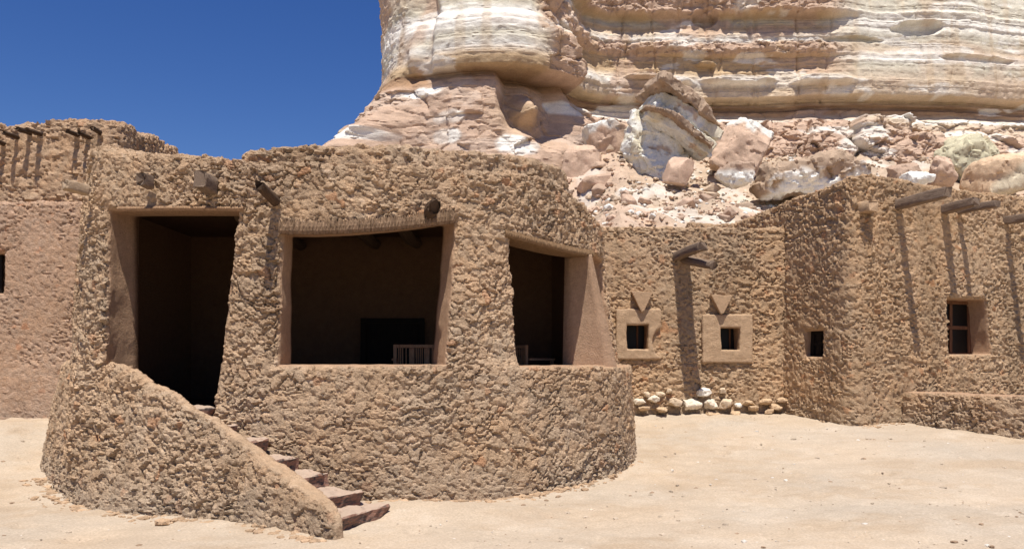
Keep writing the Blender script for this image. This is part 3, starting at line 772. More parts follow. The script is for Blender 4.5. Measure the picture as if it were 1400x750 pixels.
def kbeam(px, py, L, w, h, seed, skew=0.0, rise=0.04):
    Y = kY(px); p = W_(px, py, Y); d = (nF + Vector((dF[0], dF[1], 0)) * skew).normalized()
    return beam('roof_beam', p - nF * .12, p + d * L + Vector((0, 0, rise)), w, h, rh, M_BEAM, seed)
kbeam(1232, 279, 0.95, 0.17, 0.19, 81)
kbeam(1293, 287, 0.62, 0.20, 0.17, 82, 0.0)
kbeam(1314, 289, 0.70, 0.13, 0.14, 83, 0.1)
kbeam(1379, 302, 0.95, 0.16, 0.16, 84)
mo = kbeam(1183, 283, 0.16, 0.27, 0.20, 85, 0, 0); mo.data.materials.clear(); mo.data.materials.append(M_MUD); paint(mo.data, np.tile(MUD * .95, (len(mo.data.vertices), 1)))
mo.name = 'wall_stub'

# low wall running out from the right house
lw = thing('low_wall', 'knee-high clod-built wall running from the corner house out of frame at right', 'low wall', (8.5, 14.3, 0.4))
BC = pxc([(1232, 15.45), (1240, 15.15), (1300, 14.5), (1360, 13.9), (1420, 13.4), (1520, 12.6)])
slab('wall', BC, 0.34, 0.1, lambda u: Z_(540, 14.3) + 0.03 + 0.02 * fbm(np.stack([u * 2, u * 0, u * 0], 1), 3, 38), lambda U, Z: 0.06 * (1 - Z), [], 0.024, lw, size=0.12, amp=1.1, k=0.06, rough_top=False,
     tint=np.array((0.94, 0.92, 0.90)), reveal=PLASTER)

#MARK3
# ================================================================== CLIFF
CC = pxc([(610, 48), (570, 38), (536, 32), (526, 30.3), (529, 29.0), (554, 27.6), (600, 26.9), (660, 26.6), (720, 26.8), (765, 27.6), (783, 28.8),
          (800, 30.1), (850, 30.6), (950, 30.6), (1050, 30.5), (1150, 30.3), (1250, 30.4), (1330, 30.6), (1400, 31.2), (1500, 31.5), (1700, 31.5)])
_px = 700 + F * CC.p[:, 0] / CC.p[:, 1]
_st = np.where((_px < 1440) & (CC.p[:, 1] < 32.5), 0.04, 0.3); _c = np.cumsum(np.gradient(CC.u) / _st)
uu = np.interp(np.arange(0, _c[-1]), _c, CC.u)
zz = np.r_[np.arange(6.6, 14.9, 0.036), np.arange(15, 20.1, 0.3), 20.4, 20.6]
UU, ZZ = np.meshgrid(uu, zz, indexing='ij')
pp, _ = CC.at(uu); pxu = 700 + F * pp[:, 0] / pp[:, 1]
iL = int(np.argmin(pxu[:int(len(pxu) * .5)]))
PX = np.repeat(np.where(np.arange(len(uu)) < iL, 2 * pxu[iL] - pxu, pxu)[:, None], len(zz), 1)   # runs on smoothly round the left corner
base = CC.world(UU.ravel(), 0 * UU.ravel(), ZZ.ravel())
def N_(P, sc, o=4, s=0): return fbm(P * np.array(sc), o, s).reshape(UU.shape)
wz = ZZ + 0.16 * N_(base, (.35, .35, .2), 2, 5) + 0.05 * N_(base, (1.3, 1.3, .6), 3, 6)
ZR = 10.82
wl = ZZ + 0.05 * N_(base, (.25, .25, .1), 2, 5)
dR = np.interp(wz, [6, 9.0, 9.35, 9.5, 10.0, 10.12, 10.35], [1.9, 1.35, 1.15, .95, .62, .35, -.18])
up = np.interp(wz, [11.02, 11.12, 11.45, 11.8, 11.95, 12.1, 12.52, 12.62, 12.7, 12.95, 13.05, 13.3, 13.42, 13.9, 14.02, 14.1, 14.55, 14.75, 15.5, 17, 20.6],
               [.05, .12, .18, .12, .0, -.10, -.12, .18, .26, .26, .14, .10, -.06, -.12, .28, .40, .42, .2, .25, .1, -1.5])
smooth_r = sstep(1110, 1190, PX)
up_s = np.interp(wz, [11.0, 11.15, 11.6, 12.2, 12.6, 12.8, 13.3, 14, 15, 20.6], [.02, .16, .22, .10, .06, -.02, -.05, -.10, -.3, -2])
patch = sstep(0.0, 0.35, N_(base, (.55, .55, .9), 3, 71) + 0.15)
up = up * (0.55 + 0.45 * patch) * (1 - smooth_r) + up_s * smooth_r
thin = np.interp(wl, [10.3, 10.5, 10.62, 10.66, 10.76, 10.8, 10.9, 10.93, 11.02, 11.07], [-.2, -.32, -.30, -.42, -.40, -.30, -.34, -.44, -.42, .0])
dR = np.where(wl < 10.3, dR, np.where(wl < 11.06, thin, up))
# buttress
lowB = np.interp(wz, [6, 7.6, 8.4, 9.2, 10.0, 10.45, 10.6], [1.2, .75, .60, .52, .36, .18, .02])
cut = sstep(676, 700, PX + 16 * N_(base, (.8, .8, .8), 2, 9)) * sstep(782, 762, PX + 10 * N_(base, (.8, .8, .8), 2, 10))
cut *= sstep(8.35, 9.15, ZZ + 0.5 * N_(base, (.9, .9, .3), 2, 12)) * (1 - 0.95 * np.exp(-((PX - 722) / 17) ** 2 - ((ZZ - 9.55) / .5) ** 2))
lowB = lowB - 0.95 * cut
lowB = lowB + 0.35 * sstep(600, 545, PX) * sstep(10.2, 8.6, ZZ)
upB = np.interp(wz, [10.66, 10.70, 10.76, 11.0, 11.5, 12.1, 12.35, 12.55, 12.9, 13.6, 15, 20.6], [.0, .46, .57, .62, .60, .54, .42, .22, .12, .10, 0, -2])
left_cut = sstep(604, 590, PX + 9 * N_(base, (.9, .9, 1.2), 3, 15)); upB = upB - 0.42 * left_cut + 0.25 * np.exp(-((PX - 572) / 10) ** 2 - ((ZZ - 11.2) / .45) ** 2)
right_pink = sstep(728, 745, PX + 8 * N_(base, (.9, .9, 1.2), 3, 16))
dB = np.where(wl < 10.68, lowB, upB)
left_run = sstep(572, 552, PX + 6 * N_(base, (.9, .9, 1.2), 3, 17))      # no undercut on the left shoulder: it runs straight down into the scree
dB = dB * (1 - left_run) + left_run * np.interp(ZZ, [6, 8.0, 8.8, 9.6, 10.4, 11.2, 12.5, 15, 20.6], [4.6, 2.9, 1.95, 1.1, .52, .12, .05, .15, -2])
mixR = sstep(772, 790, PX)
d = dB * (1 - mixR) + dR * mixR
blk1, blk2, bR, bv = worley(base * np.array((1.1, 1.1, 1.5)), 303)
block = ((bR[:, 0] - 0.5) * 0.30 + (bv * (bR[:, 1:4] - .5)).sum(1) * 0.35 + (sstep(0, .18, blk2 - blk1) - 1) * .07).reshape(UU.shape)
low = (wl < 10.15)
pinkish = np.clip(low * 1.0 + right_pink * (1 - mixR) * (ZZ > 10.8) + 0.55 * mixR * (1 - smooth_r) * (sstep(12.5, 12.6, wz) * sstep(13.1, 13.0, wz) + sstep(13.9, 14.05, wz)), 0, 1)
strat = vnoise(np.stack([base[:, 0] * .12, base[:, 1] * .12, (wz.ravel()) * 9.0], 1), 88).reshape(UU.shape)
strat2 = vnoise(np.stack([base[:, 0] * .2, base[:, 1] * .2, (wz.ravel()) * 26.0], 1), 89).reshape(UU.shape)
rid = np.abs(N_(base, (1.4, 1.4, 1.1), 4, 19))
frac = np.round(3.2 * N_(base, (.55, .55, .8), 4, 21)) / 3.2 + .5 * np.round(2.5 * N_(base, (1.5, 1.5, 2.2), 3, 22)) / 2.5
j1, j2, jR, jv = worley(base * np.array((.8, .8, .12)), 404)
jag = 14 * N_(base, (.9, .9, 1.4), 3, 24)
for pa, pb, top, dp in ((1036, 1092, 9.98, .42), (1094, 1147, 9.90, .62), (1152, 1216, 10.02, .85), (985, 1030, 9.75, .35), (860, 905, 9.7, .3), (1225, 1262, 9.6, .3)):
    d = d + dp * sstep(pa - 3, pa + 3, PX + jag) * sstep(pb + 3, pb - 3, PX + jag) * sstep(top + .05, top - .03, ZZ + .12 * N_(base, (1.2, 1.2, 1), 3, 33)) * (.75 + .25 * sstep(top - .9, top - .2, ZZ))
joint = (sstep(0, .07, j2 - j1) - 1).reshape(UU.shape) * (ZZ > 10.9) * mixR * (1 - .5 * smooth_r)
chip1, chip2, cR_, cv_ = worley(base * np.array((3.2, 3.2, 4.2)), 505)
chip = ((cR_[:, 0] - .5) * .07 + (cv_ * (cR_[:, 1:4] - .5)).sum(1) * .16).reshape(UU.shape)
rocky = np.clip(.22 + pinkish, 0, 1) * (1 - .45 * smooth_r * (ZZ > 10.3)) * (1 - .6 * (1 - mixR) * (1 - left_run) * (wl < 10.66))
d = d + .24 * frac * rocky * (.35 + .65 * mixR + 1.6 * left_run) + .07 * joint + chip * rocky
d = d + 0.13 * N_(base, (.32, .32, .25), 3, 18) + block * (0.25 + 0.75 * pinkish) * (1 - .75 * (ZZ > 10.66) * (1 - pinkish)) * (1 - .65 * (1 - mixR) * (wl < 10.66)) - 0.10 * rid * (0.4 + pinkish) + 0.035 * strat * (ZZ > 10.2) * (.45 + .55 * mixR) + 0.012 * strat2 + 0.03 * N_(base, (5, 5, 5), 3, 20)
# rounded lumps of harder chalk in the yellow bed
for px, z, a, b in ((925, 11.62, 22, .16), (1010, 11.7, 55, .18), (1125, 11.62, 45, .2), (880, 11.75, 30, .12), (965, 12.3, 14, .1)):
    d = d + 0.34 * sstep(1.1, .55, np.sqrt(((PX - px) / a) ** 2 + ((wz - z) / b) ** 2))
for px, z, a, b, dp in ((1258, 13.55, 34, .28, .38), (1165, 13.1, 40, .12, .2), (1330, 12.5, 45, .14, .2), (965, 13.9, 16, .3, .3)):
    d = d - dp * sstep(1.1, .75, np.sqrt(((PX - px) / a) ** 2 + ((wz - z) / b) ** 2) + .35 * N_(base, (1.5, 1.5, 2), 3, 23))
topb = sstep(20.35, 20.6, ZZ); d = d - 2.2 * topb
Pc = CC.world(UU.ravel(), d.ravel(), ZZ.ravel())
# colour follows the beds, with sunlight painted onto the buttress shelf
C_W = np.array((.70, .67, .61)); C_C = np.array((.56, .455, .34)); C_Y = np.array((.48, .35, .215)); C_P = np.array((.48, .345, .255)); C_B = np.array((.26, .165, .10)); C_G = np.array((.56, .52, .42))
def beds(z, lst):
    k = np.array([a for a, _ in lst]); c = np.array([b for _, b in lst]); return np.stack([np.interp(z, k, c[:, j]) for j in range(3)], -1)
zc = wz + 0.05 * N_(base, (.8, .8, 3), 3, 61)
cR = beds(zc, [(6, C_P), (9.25, C_P * 1.08), (9.95, C_P * 1.1), (10.08, C_W), (10.36, C_C), (10.52, C_B * 1.4), (10.68, C_B), (10.82, C_B * 1.3), (10.92, C_Y), (11.12, C_C), (11.4, C_C), (11.55, C_W), (11.85, C_C), (12.0, C_Y), (12.3, C_Y * .9), (12.52, C_Y),
               (12.62, C_P), (12.95, C_P), (13.08, C_W), (13.35, C_C), (13.55, C_Y), (13.75, C_G * .85), (13.98, C_Y), (14.1, C_P), (14.6, C_P), (14.8, C_W), (20, C_C)])
cS = beds(zc, [(6, C_P), (9.2, C_P * 1.1), (9.9, C_C), (10.05, C_W), (10.38, C_C), (10.55, C_B * 1.3), (10.85, C_B), (10.95, C_Y), (11.2, C_C), (11.7, C_C), (12.2, C_G), (12.45, C_W * 1.05), (12.75, C_C), (13.2, C_G), (13.7, C_W), (14.3, C_G), (20, C_W)])
sm3 = smooth_r[..., None]; cR = cR * (1 - sm3) + cS * sm3
lowc = beds(zc, [(6, C_P), (10.2, C_P), (10.45, C_B * 1.5), (10.62, C_B)])
upc = beds(zc, [(10.66, C_B), (10.7, C_Y * .8), (10.95, C_Y), (11.12, C_C), (11.35, C_W * .9), (11.7, C_G), (12.0, C_W * .92), (12.3, C_W * 1.12), (12.55, C_W), (12.8, C_G * .9), (13.4, C_C), (20, C_W)])  # whitest stop brightens the sloping shelf: sunlight put into the colour
lowc = lowc * (1 + 0.0)
for px, z, a, b in ((622, 9.15, 20, .22), (620, 8.55, 16, .26), (588, 10.05, 30, .16), (700, 8.25, 26, .3), (770, 9.95, 12, .25), (560, 8.6, 14, .2)):
    m = sstep(1.1, .7, np.sqrt(((PX - px) / a) ** 2 + ((ZZ - z) / b) ** 2) + 0.5 * N_(base, (2.2, 2.2, 2.2), 3, 25))[..., None]; lowc = lowc * (1 - m) + C_W * 1.1 * m
yel = (np.exp(-((PX - 712) / 35) ** 2 - ((ZZ - 9.3) / .6) ** 2))[..., None]; lowc = lowc * (1 - .7 * yel) + C_Y * .7 * yel
rp = right_pink[..., None]; upc = upc * (1 - rp) + C_P * rp
lc = (left_cut * sstep(-.15, .2, N_(base, (.9, .9, .5), 3, 26)))[..., None]; upc = upc * (1 - .8 * lc) + C_P * 1.0 * .8 * lc
lb = (wl < 10.68)[..., None]; cB = np.where(lb, lowc, upc)
m3 = mixR[..., None]; cc = cB * (1 - m3) + cR * m3
crust = (sstep(.16, .26, N_(base, (.45, .45, .8), 4, 27)) * 0.75 * (1 - .6 * smooth_r))[..., None] * np.where((ZZ > 10.9) & (PX < 728), .25, 1)[..., None]
lowbut = ((1 - mixR) * (wl < 10.68))[..., None]; crust = crust * (1 - .3 * lowbut)
cc = cc * (1 - crust) + C_P * crust
chalk = (sstep(.26, .33, N_(base, (.5, .5, 1.6), 5, 28)) * .65)[..., None]; chalk = chalk * (1 - .8 * lowbut)
cc = cc * (1 - chalk) + C_W * 1.03 * chalk
drip = (sstep(.1, .45, N_(base, (2.6, 2.6, .25), 3, 29)) * .35 * (ZZ > 11.05))[..., None]; cc = cc * (1 - drip) + C_Y * drip
amp_s = (wl > 10.2) * (.5 + .5 * mixR) * (1 - .4 * smooth_r) + .1
cc = cc * (1 + (.09 * strat + .07 * strat2) * amp_s)[..., None]
me = mesh_np('cliff', Pc, grid_quads(len(uu), len(zz)), np.clip(cc.reshape(-1, 3), 0.02, .85), sharp=28)
tag(obj('cliff', me, M_ROCK), kind='structure')

# ================================================================== SCREE SLOPE below the cliff
sx = np.arange(-16, 32, 0.10); sy = np.arange(17.2, 36, 0.10)
SX, SY = np.meshgrid(sx, sy, indexing='ij')
cp = CC.p[::12]; cn = CC.n[::12]
best = np.full(SX.shape, 1e9); sgn = np.zeros(SX.shape)
for (x, y), (nx, ny) in zip(cp, cn):
    dd = (SX - x) ** 2 + (SY - y) ** 2; m = dd < best; best[m] = dd[m]; sgn[m] = ((SX - x) * nx + (SY - y) * ny)[m]
dist = np.sqrt(best) * np.sign(sgn)
Pg = np.stack([SX.ravel(), SY.ravel(), SX.ravel() * 0], 1)
def NG(sc, o, s): return fbm(Pg * sc, o, s).reshape(SX.shape)
PXg = 700 + F * SX / SY
foot0 = 7.75 + 1.45 * sstep(775, 860, PXg) + 0.6 * sstep(530, 480, PXg)
def scree_z(dist, SX, n1, n2): return foot0 - 0.52 * np.maximum(dist, -1.2) + 0.45 * n1 + 0.12 * n2
n1 = NG(.35, 3, 2); n2 = NG(1.6, 3, 3)
rz = scree_z(dist, SX, n1, n2) - 0.05 * sstep(.3, .7, NG(.8, 3, 6))
rz = rz - 0.9 * np.exp(-((SX - 3.4) / 3) ** 2) * sstep(1.5, 4, dist) * 0.6
gl = ground_z(SX, SY)
rz = np.maximum(rz, gl - 0.15 + 0 * rz)
f1, f2, R, v = worley(Pg / 0.55, 9)
rough = (sstep(.0, .3, f2 - f1) - 1) * .07 + (R[:, 0] - .5) * .22 * (R[:, 1] > .4)
g1, g2, R2, v2 = worley(Pg / 0.23, 19)
rough = rough + (R2[:, 0] - .5) * .10
lump = sstep(-.1, .3, NG(.6, 2, 44)).ravel()
zf = rz.ravel() + (rough * (0.35 + .65 * lump)) * (rz > gl + .05).ravel()
C_T = np.array((.46, .355, .26))
cs = C_T * (1 + .18 * (R[:, 2] - .5) + .2 * (R2[:, 2] - .5))[:, None]
pk = sstep(-.05, .3, NG(.4, 3, 50)).ravel()[:, None] * .6; cs = cs * (1 - pk) + C_P * 1.1 * pk
wt = (sstep(.15, .4, NG(.9, 4, 51)).ravel() * .45)[:, None]; cs = cs * (1 - wt) + C_W * wt
me = mesh_np('scree_slope', np.stack([SX.ravel(), SY.ravel(), zf], 1), grid_quads(len(sx), len(sy)), cs, sharp=30)
tag(obj('scree_slope', me, M_ROCK), kind='structure')
def slope_z(x, y):
    i = np.clip(int(round((x - sx[0]) / .1)), 0, len(sx) - 1); j = np.clip(int(round((y - sy[0]) / .1)), 0, len(sy) - 1)
    return float(rz[i, j])

# ================================================================== BOULDERS
def rock_np(size, seed, planes=12, res=0.05, round_=0.12, rough=0.05, cuts=()):
    rng = np.random.default_rng(seed); size = np.array(size, float) / 2
    ax = [np.arange(-s * 1.25 - 3 * res, s * 1.25 + 3 * res, res) for s in size]
    G = np.stack(np.meshgrid(*ax, indexing='ij'), -1); q = G / size
    D = np.full(q.shape[:3], -9.0)
    dirs = rng.normal(size=(planes, 3)); dirs /= np.linalg.norm(dirs, axis=1)[:, None]
    offs = rng.uniform(.72, 1.0, planes)
    ext = [((1, 0, 0), .95), ((-1, 0, 0), .95), ((0, 1, 0), .95), ((0, -1, 0), .95), ((0, 0, 1), .95), ((0, 0, -1), .95)] + list(cuts)
    for dvec, o in list(zip(dirs, offs)) + ext:
        dvec = np.array(dvec, float); dvec /= np.linalg.norm(dvec); D = smax(D, q @ dvec - o, round_)
    D = D * size.min()
    V, Q = surface_nets(D.astype(np.float32))
    V = np.stack([ax[k][0] + V[:, k] * res for k in range(3)], 1)
    N = normals(V, Q)
    if (N * V).sum() < 0: Q = Q[:, ::-1]; N = -N
    s = size.mean()
    V = V + N * (rough * fbm(V * (1.6 / s) + seed, 5, seed % 50) * s * 2)[:, None]
    for cs_, am in ((.40, 1.0), (.15, .38)):
        w1, w2, WR, wv = worley((V + .03 * s * np.stack([vnoise(V * 5 / s + k, 3 + k) for k in range(3)], 1)) / (cs_ * s) + seed, 71)
        V = V + N * (am * s * ((WR[:, 0] - .5) * .07 + (wv * (WR[:, 1:4] - .5)).sum(1) * .13 + (sstep(0, .1, w2 - w1) - 1) * .02) * min(1, rough / .06))[:, None]
    return V, Q, normals(V, Q)

def boulder(label, px, py, Y, size, seed, colf, rot=(0, 0, 0), group=None, res=0.06, planes=12, round_=.12, rough=.06, cuts=(), name='boulder', mat=None):
    V, Q, N = rock_np(size, seed, planes, res, round_, rough, cuts)
    from mathutils import Euler
    Rm = np.array(Euler([math.radians(a) for a in rot]).to_matrix())
    col = colf(V, N); V = V @ Rm.T
    o = obj(name, mesh_np(name, V, Q, np.clip(col, .02, .85), sharp=24), mat or M_BOULDER, None, W_(px, py, Y))
    tag(o, label, 'boulder' if name == 'boulder' else 'stone', group); return o
def c_flat(c, v=.12): return lambda V, N: np.array(c) * (1 + v * fbm(V * 1.5, 3, 4) * 2)[:, None]
def c_two(c1, c2, axis, th, noise=.25, sc=1.3):
    ax = np.array(axis, float); ax /= np.linalg.norm(ax)
    def f(V, N):
        m = sstep(th - .08, th + .08, V @ ax + noise * fbm(V * sc, 3, 7))[:, None]
        return (np.array(c1) * (1 - m) + np.array(c2) * m) * (1 + .15 * fbm(V * 4, 3, 8))[:, None]
    return f

# the big tilted block: chalk layers under a brown crust
blk = thing('boulder', 'huge tilted white chalk block with two brown crusted layers across its top', 'boulder', tuple(W_(915, 230, 25.2)))
def layer(name, size, cx, cz, cy, rotdeg, seed, colf, res=.05, **kw):
    V, Q, N = rock_np(size, seed, res=res, **kw)
    col = colf(V, N); a = math.radians(rotdeg); b = math.radians(kw.get('yaw', 14))
    Ry = np.array(((math.cos(a), 0, math.sin(a)), (0, 1, 0), (-math.sin(a), 0, math.cos(a))))
    Rz = np.array(((math.cos(b), -math.sin(b), 0), (math.sin(b), math.cos(b), 0), (0, 0, 1)))
    V = V @ (Rz @ Ry).T
    o = obj(name, mesh_np(name, V, Q, np.clip(col, .02, .85), sharp=24), M_BOULDER); o.parent = blk
    o.location = W_(cx, cz, 25.2 + cy) - Vector(blk.location); return o
C_WH = np.array((.68, .67, .62))
def white_veined(V, N):
    c = C_WH * (1 + .10 * fbm(V * 2.2, 4, 3))[:, None]
    y = sstep(.18, .38, fbm(V * 1.4, 4, 31))[:, None]; c = c * (1 - .6 * y) + np.array((.55, .47, .30)) * .6 * y
    b = sstep(.30, .42, fbm(V * np.array((1.6, 1.6, 3)), 4, 37))[:, None]; return c * (1 - b * .8) + C_P * .85 * b * .8
layer('chalk_body', (2.25, 1.9, 2.4), 897, 212, .45, 12, 11, white_veined, planes=12, round_=.06, rough=.07, cuts=[((.62, -.1, .8), .52), ((-.6, -.3, -.5), .75), ((-.2, -1, .25), .62)])
layer('chalk_layer', (2.35, 1.7, .50), 921, 184, .12, 33, 12, white_veined, planes=3, round_=.04, rough=.05)
layer('crust_layer', (2.35, 1.85, .16), 918, 178, -.02, 33, 15, lambda V, N: np.array((.30, .22, .16)) * (1 + .3 * fbm(V * 3, 3, 2))[:, None], res=.04, planes=2, round_=.05, rough=.09)
layer('chalk_layer', (2.4, 1.7, .46), 930, 166, .2, 33, 17, white_veined, planes=3, round_=.04, rough=.05)
layer('crust_layer', (2.5, 1.95, .40), 931, 147, .2, 33, 13, lambda V, N: np.array((.34, .25, .18)) * (1 + .35 * fbm(V * 3, 3, 2))[:, None], res=.045, planes=3, round_=.05, rough=.09)
boulder('small tan faceted boulder leaning on the foot of the huge tilted chalk block', 928, 235, 24.0, (.75, .75, .85), 21, c_flat(C_P * 1.1), (5, 10, 20), planes=8, round_=.025, rough=.022)
boulder('long brown-topped boulder with a white underside, just above the roof of the corner house', 1112, 243, 24.6, (3.5, 2.0, 1.35), 22, c_two(C_WH * 1.2, np.array((.38, .28, .2)), (-.05, .75, .8), -.30, .35), (0, -9, 6), planes=12, rough=.13, round_=.06, cuts=[((.1, -1, -.25), .5)])
boulder('small boulder with brown rim and white hollow, right of the huge tilted block', 1002, 240, 24.3, (1.1, .9, .75), 23, c_two(C_WH * 1.1, C_P * .8, (0, .3, 1), .02, .2), (0, 4, 0), rough=.09)
boulder('pale greenish-cream boulder with a pitted top behind the rounded cream one', 1330, 222, 26.5, (2.1, 1.6, 1.9), 24, c_two((.52, .48, .34), (.5, .38, .25), (.3, 0, 1), .62, .3), (0, 8, 15), planes=14, round_=.22)
boulder('smooth rounded cream boulder behind the roof edge of the corner house', 1382, 240, 24.6, (2.7, 1.9, 1.55), 25, c_two((.60, .52, .38), (.58, .42, .28), (-.6, 0, .8), .35, .4), (0, -12, 0), planes=10, round_=.4, rough=.04)
boulder('leaning pink rock right behind the huge tilted block', 1012, 205, 27.4, (1.9, 1.4, 2.0), 28, c_two(C_P * 1.08, C_W * .92, (0, .25, 1), .52, .5, 1.8), (0, 28, -8), planes=9, round_=.025, rough=.04)
boulder('upright pinkish slab standing left of the huge tilted block', 838, 205, 26.6, (1.5, 1.2, 1.9), 29, c_two(C_P * 1.08, C_W * .92, (0, .25, 1), .52, .5, 1.8), (4, -14, 10), planes=8, round_=.025, rough=.04)
boulder('cracked pink boulder at the right foot of the rounded buttress', 798, 226, 26.0, (1.2, 1.1, 1.6), 30, c_two(C_P * 1.08, C_W * .92, (0, .25, 1), .52, .5, 1.8), (0, 12, -15), planes=8, round_=.02, rough=.04)
boulder('tan boulder just above the terrace roof, lowest below the buttress', 812, 258, 24.8, (1.2, .9, .75), 31, c_flat(C_P * 1.05), (0, -10, 25), planes=9, round_=.025, rough=.022)
boulder('brown angular stone beside a white one behind the corner house parapet', 1240, 236, 24.0, (.95, .7, .55), 32, c_flat(C_P * .8), (0, -12, 30), planes=9, round_=.05, res=.05)
boulder('small white chalk stone behind the corner house parapet', 1256, 244, 23.4, (.9, .7, .4), 33, c_flat(C_WH), (0, -5, 10), planes=9, round_=.08, res=.05)
boulder('upright tan block between the white stone and the rounded cream boulder', 1286, 232, 24.2, (.75, .7, .95), 34, c_flat(C_P * 1.05), (0, 4, 20), planes=8, round_=.04, res=.05)
boulder('flat brown rock perched on the left shoulder of the cliff against the sky', 494, 190, 28.5, (1.6, 1.3, 1.0), 35, c_two((.6, .5, .36), C_P * .8, (0, 0, 1), .1, .3), (0, 16, 0), planes=9, round_=.025, rough=.022)
# loose rocks on the scree
rng = np.random.default_rng(5)
n_r = 0
protos = []
for k in range(6):
    V, Q, N = rock_np((1, 1, .8), 60 + k, planes=11, res=.07, round_=.015, rough=.025)
    cc_ = (C_P, C_P * 1.1, C_T * 1.1, C_P * .85, C_W, C_T)[k]
    V = V * 1.0; protos.append(mesh_np('scree_rock', V, Q, np.array(cc_) * (1 + .15 * fbm(V * 3, 3, k))[:, None], sharp=24))
tries = 0
while n_r < 60 and tries < 4000:
    tries += 1
    px = rng.uniform(772, 1240) if rng.random() < .85 else rng.uniform(450, 520); Y = rng.uniform(19.5, 28)
    x = X_(px, Y); z = slope_z(x, Y); py = HOR - (z - EYE) * F / Y
    if not (165 < py < 306) or (860 < px < 985 and py < 250 and Y > 24): continue
    if px > 1000 and py > 312 - (px - 1000) * .45: continue
    s = 0.16 + 0.30 * rng.random() ** 2.5
    o = bpy.data.objects.new('scree_rock', protos[rng.integers(6)]); COL.objects.link(o)
    if not o.data.materials: o.data.materials.append(M_BOULDER)
    o.location = (x, Y, z + s * .15); o.scale = (s * rng.uniform(.9, 1.7), s * rng.uniform(.8, 1.2), s * rng.uniform(.7, 1.1)); o.rotation_euler = tuple(rng.uniform(-.5, .5, 2)) + (rng.uniform(0, 6.28),)
    tag(o, 'loose fist-to-head-sized rock lying in the pale scree between houses and cliff', 'rock', 'loose rocks on the scree slope'); n_r += 1

def rubble(name, spots, scale_f, mat, cols, seed, sq=.7):
    """many small broken stones, nobody could count them: one mesh"""
    r = np.random.default_rng(seed); base = []
    for k in range(5):
        bm = bmesh.new(); bmesh.ops.create_icosphere(bm, subdivisions=1, radius=1)
        V = np.array([v.co for v in bm.verts]); Q = np.array([[v.index for v in f.verts] for f in bm.faces]); bm.free()
        V = V * (1 + .45 * (r.random((len(V), 1)) - .5)); base.append((V, Q))
    Vs, Qs, Cs = [], [], []; o = 0
    for p in spots:
        V, Q = base[r.integers(5)]; s = scale_f(r); a = r.uniform(0, 6.28)
        v = V * np.array((s * r.uniform(.8, 1.6), s, s * sq * r.uniform(.7, 1.1)))
        ca, sa = math.cos(a), math.sin(a); v = v @ np.array(((ca, sa, 0), (-sa, ca, 0), (0, 0, 1))) + np.array(p)
        Vs.append(v); Qs.append(Q + o); o += len(V); c = cols[r.integers(len(cols))] * r.uniform(.85, 1.15); Cs.append(np.tile(c, (len(V), 1)))
    me = mesh_np(name, np.vstack(Vs), np.vstack(Qs), np.clip(np.vstack(Cs), 0, .85), smooth=False)
    return tag(obj(name, me, mat), kind='stuff')
spots = []
while len(spots) < 5200:
    x = rng.uniform(-9, 20); y = rng.uniform(18.5, 29.5); px = 700 + F * x / y
    if not (420 < px < 1420): continue
    z = slope_z(x, y)
    if (z - EYE) / y < .13: continue
    spots.append((x, y, z))
rubble('rubble', spots, lambda r: .03 + .10 * r.random() ** 3, M_BOULDER, [C_T * 1.1, C_P, C_P * 1.15, C_W, C_T], 6)
spots = []
while len(spots) < 3600:
    Y = 6.6 + 11 * rng.random() ** 1.6; x = rng.uniform(-9, 11) ; spots.append((x, Y, float(ground_z(x, Y))))
rubble('pebbles', spots, lambda r: .007 + .032 * r.random() ** 5, M_SAND, [SANDC * 1.15, SANDC * .8, np.array((.6, .55, .48)), np.array((.3, .21, .14)), SANDC], 8)
rubble('crumbs', [(x, y, float(ground_z(x, y))) for x, y in [(FC.at(np.array([u]))[0][0] + FC.at(np.array([u]))[1][0] * (0.14 + abs(rng.normal(0, .10)))) for u in rng.uniform(fu(400), fu(845), 520)] + [(SC.at(np.array([u]))[0][0] + SC.at(np.array([u]))[1][0] * (0.0 + abs(rng.normal(0, .12)))) for u in rng.uniform(su(62), SC.L, 420)]
        + [(A + dF * t + np.array((.427, -.904)) * abs(rng.normal(.05, .12))) for t in rng.uniform(0, 1.5, 130)]], lambda r: .010 + .05 * r.random() ** 4, M_MUD, [MUD, MUD * 1.1, MUD * .9], 9)

# stones at the foot of the middle house
foot = [(875, 549, .17, 'W'), (893, 545, .19, 'W'), (884, 538, .14, 'C'), (903, 538, .15, 'C'), (923, 549, .24, 'C'), (946, 552, .26, 'W'), (963, 535, .24, 'V'), (971, 552, .27, 'W'), (993, 551, .24, 'C'), (1010, 554, .13, 'V'),
        (1024, 551, .22, 'T'), (1046, 549, .24, 'T'), (1062, 556, .22, 'T'), (915, 534, .13, 'C'), (988, 533, .14, 'C'), (1030, 558, .2, 'T'), (1052, 562, .2, 'T'), (880, 558, .18, 'T'), (905, 560, .22, 'T'), (1005, 565, .2, 'T'), (975, 566, .22, 'T'), (1070, 546, .18, 'T')]
fl_lab = {6: 'biggest bright white stone, set into the wall foot just right of the beam shadow', 5: 'white stone overhanging a dark hollow under the double beam shadow', 7: 'blocky white stone beside the dark hollow at the wall foot', 9: 'smallest bright white stone, low at the wall foot', 0: 'white stone at the wall foot closest to the terrace', 1: 'upright white stone second from the terrace along the wall foot', 4: 'flat cream stone left of the dark hollow at the wall foot'}
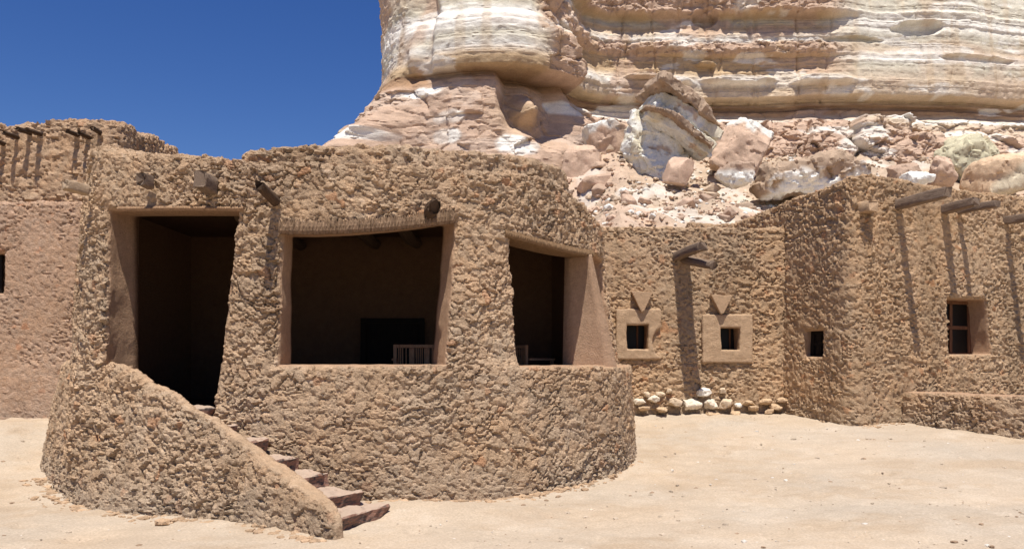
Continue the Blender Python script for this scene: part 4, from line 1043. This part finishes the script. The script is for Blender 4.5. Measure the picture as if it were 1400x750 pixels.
for i, (px, py, s, k) in enumerate(foot):
    c = {'W': (.62, .54, .43), 'C': (.52, .41, .29), 'V': (.70, .66, .58), 'T': (.46, .33, .21)}[k]
    lab = fl_lab.get(i) or {'C': 'cream stone half buried in mud at the foot of the small-window house', 'T': 'tan flat stone in the footing of the small-window house'}.get(k, 'white stone')
    boulder(lab, px, py, My(px) - (.03 if py < 545 else .07 if py < 556 else .13), (s * 1.35, s, s * .72 if k != 'T' else s * .5), 200 + i, c_flat(c), (rng.uniform(-15, 15), rng.uniform(-15, 15), rng.uniform(0, 90)),
            'stones along the foot of the small-window house', res=.02, planes=9, round_=.04, rough=.09, name='stone')

# ================================================================== CAMERA, SUN, SKY
cam = bpy.data.cameras.new('camera'); co = bpy.data.objects.new('camera', cam); COL.objects.link(co)
co.location = (0, 0, EYE); co.rotation_euler = (math.pi / 2, 0, 0)
cam.sensor_width = 36; cam.lens = F / 1400 * 36; cam.shift_y = (HOR - 375) / 1400; cam.clip_end = 3000
S.camera = co
sun = bpy.data.lights.new('sun', 'SUN'); sun.energy = 4.6; sun.angle = math.radians(0.5); sun.color = (1.0, 0.94, 0.85)
so = bpy.data.objects.new('sun', sun); COL.objects.link(so); so.location = (0, -5, 30)
so.rotation_mode = 'QUATERNION'; so.rotation_quaternion = (-SUN).to_track_quat('-Z', 'Y')
w = bpy.data.worlds.new('World'); S.world = w; w.use_nodes = True
nt = w.node_tree; bg = nt.nodes['Background']; sky = nt.nodes.new('ShaderNodeTexSky'); sky.sky_type = 'NISHITA'; sky.sun_disc = False
sky.sun_elevation = math.asin(SUN.z); sky.sun_rotation = math.atan2(SUN.x, SUN.y)
sky.altitude = 300; sky.air_density = 1.0; sky.dust_density = 0.05; sky.ozone_density = 4.0
hs = nt.nodes.new('ShaderNodeHueSaturation'); hs.inputs['Hue'].default_value = 0.518; hs.inputs['Saturation'].default_value = 1.28; hs.inputs['Value'].default_value = 1.12
nt.links.new(sky.outputs['Color'], hs.inputs['Color']); nt.links.new(hs.outputs['Color'], bg.inputs['Color']); bg.inputs['Strength'].default_value = 0.06
S.view_settings.view_transform = 'Standard'; S.view_settings.look = 'None'; S.view_settings.gamma = 1; S.view_settings.exposure = 0.5
S.view_settings.use_curve_mapping = False
S.cycles.max_bounces = 6; S.cycles.diffuse_bounces = 3
S.cycles.use_adaptive_sampling = True; S.cycles.adaptive_threshold = 0.01
S.cycles.use_denoising = True
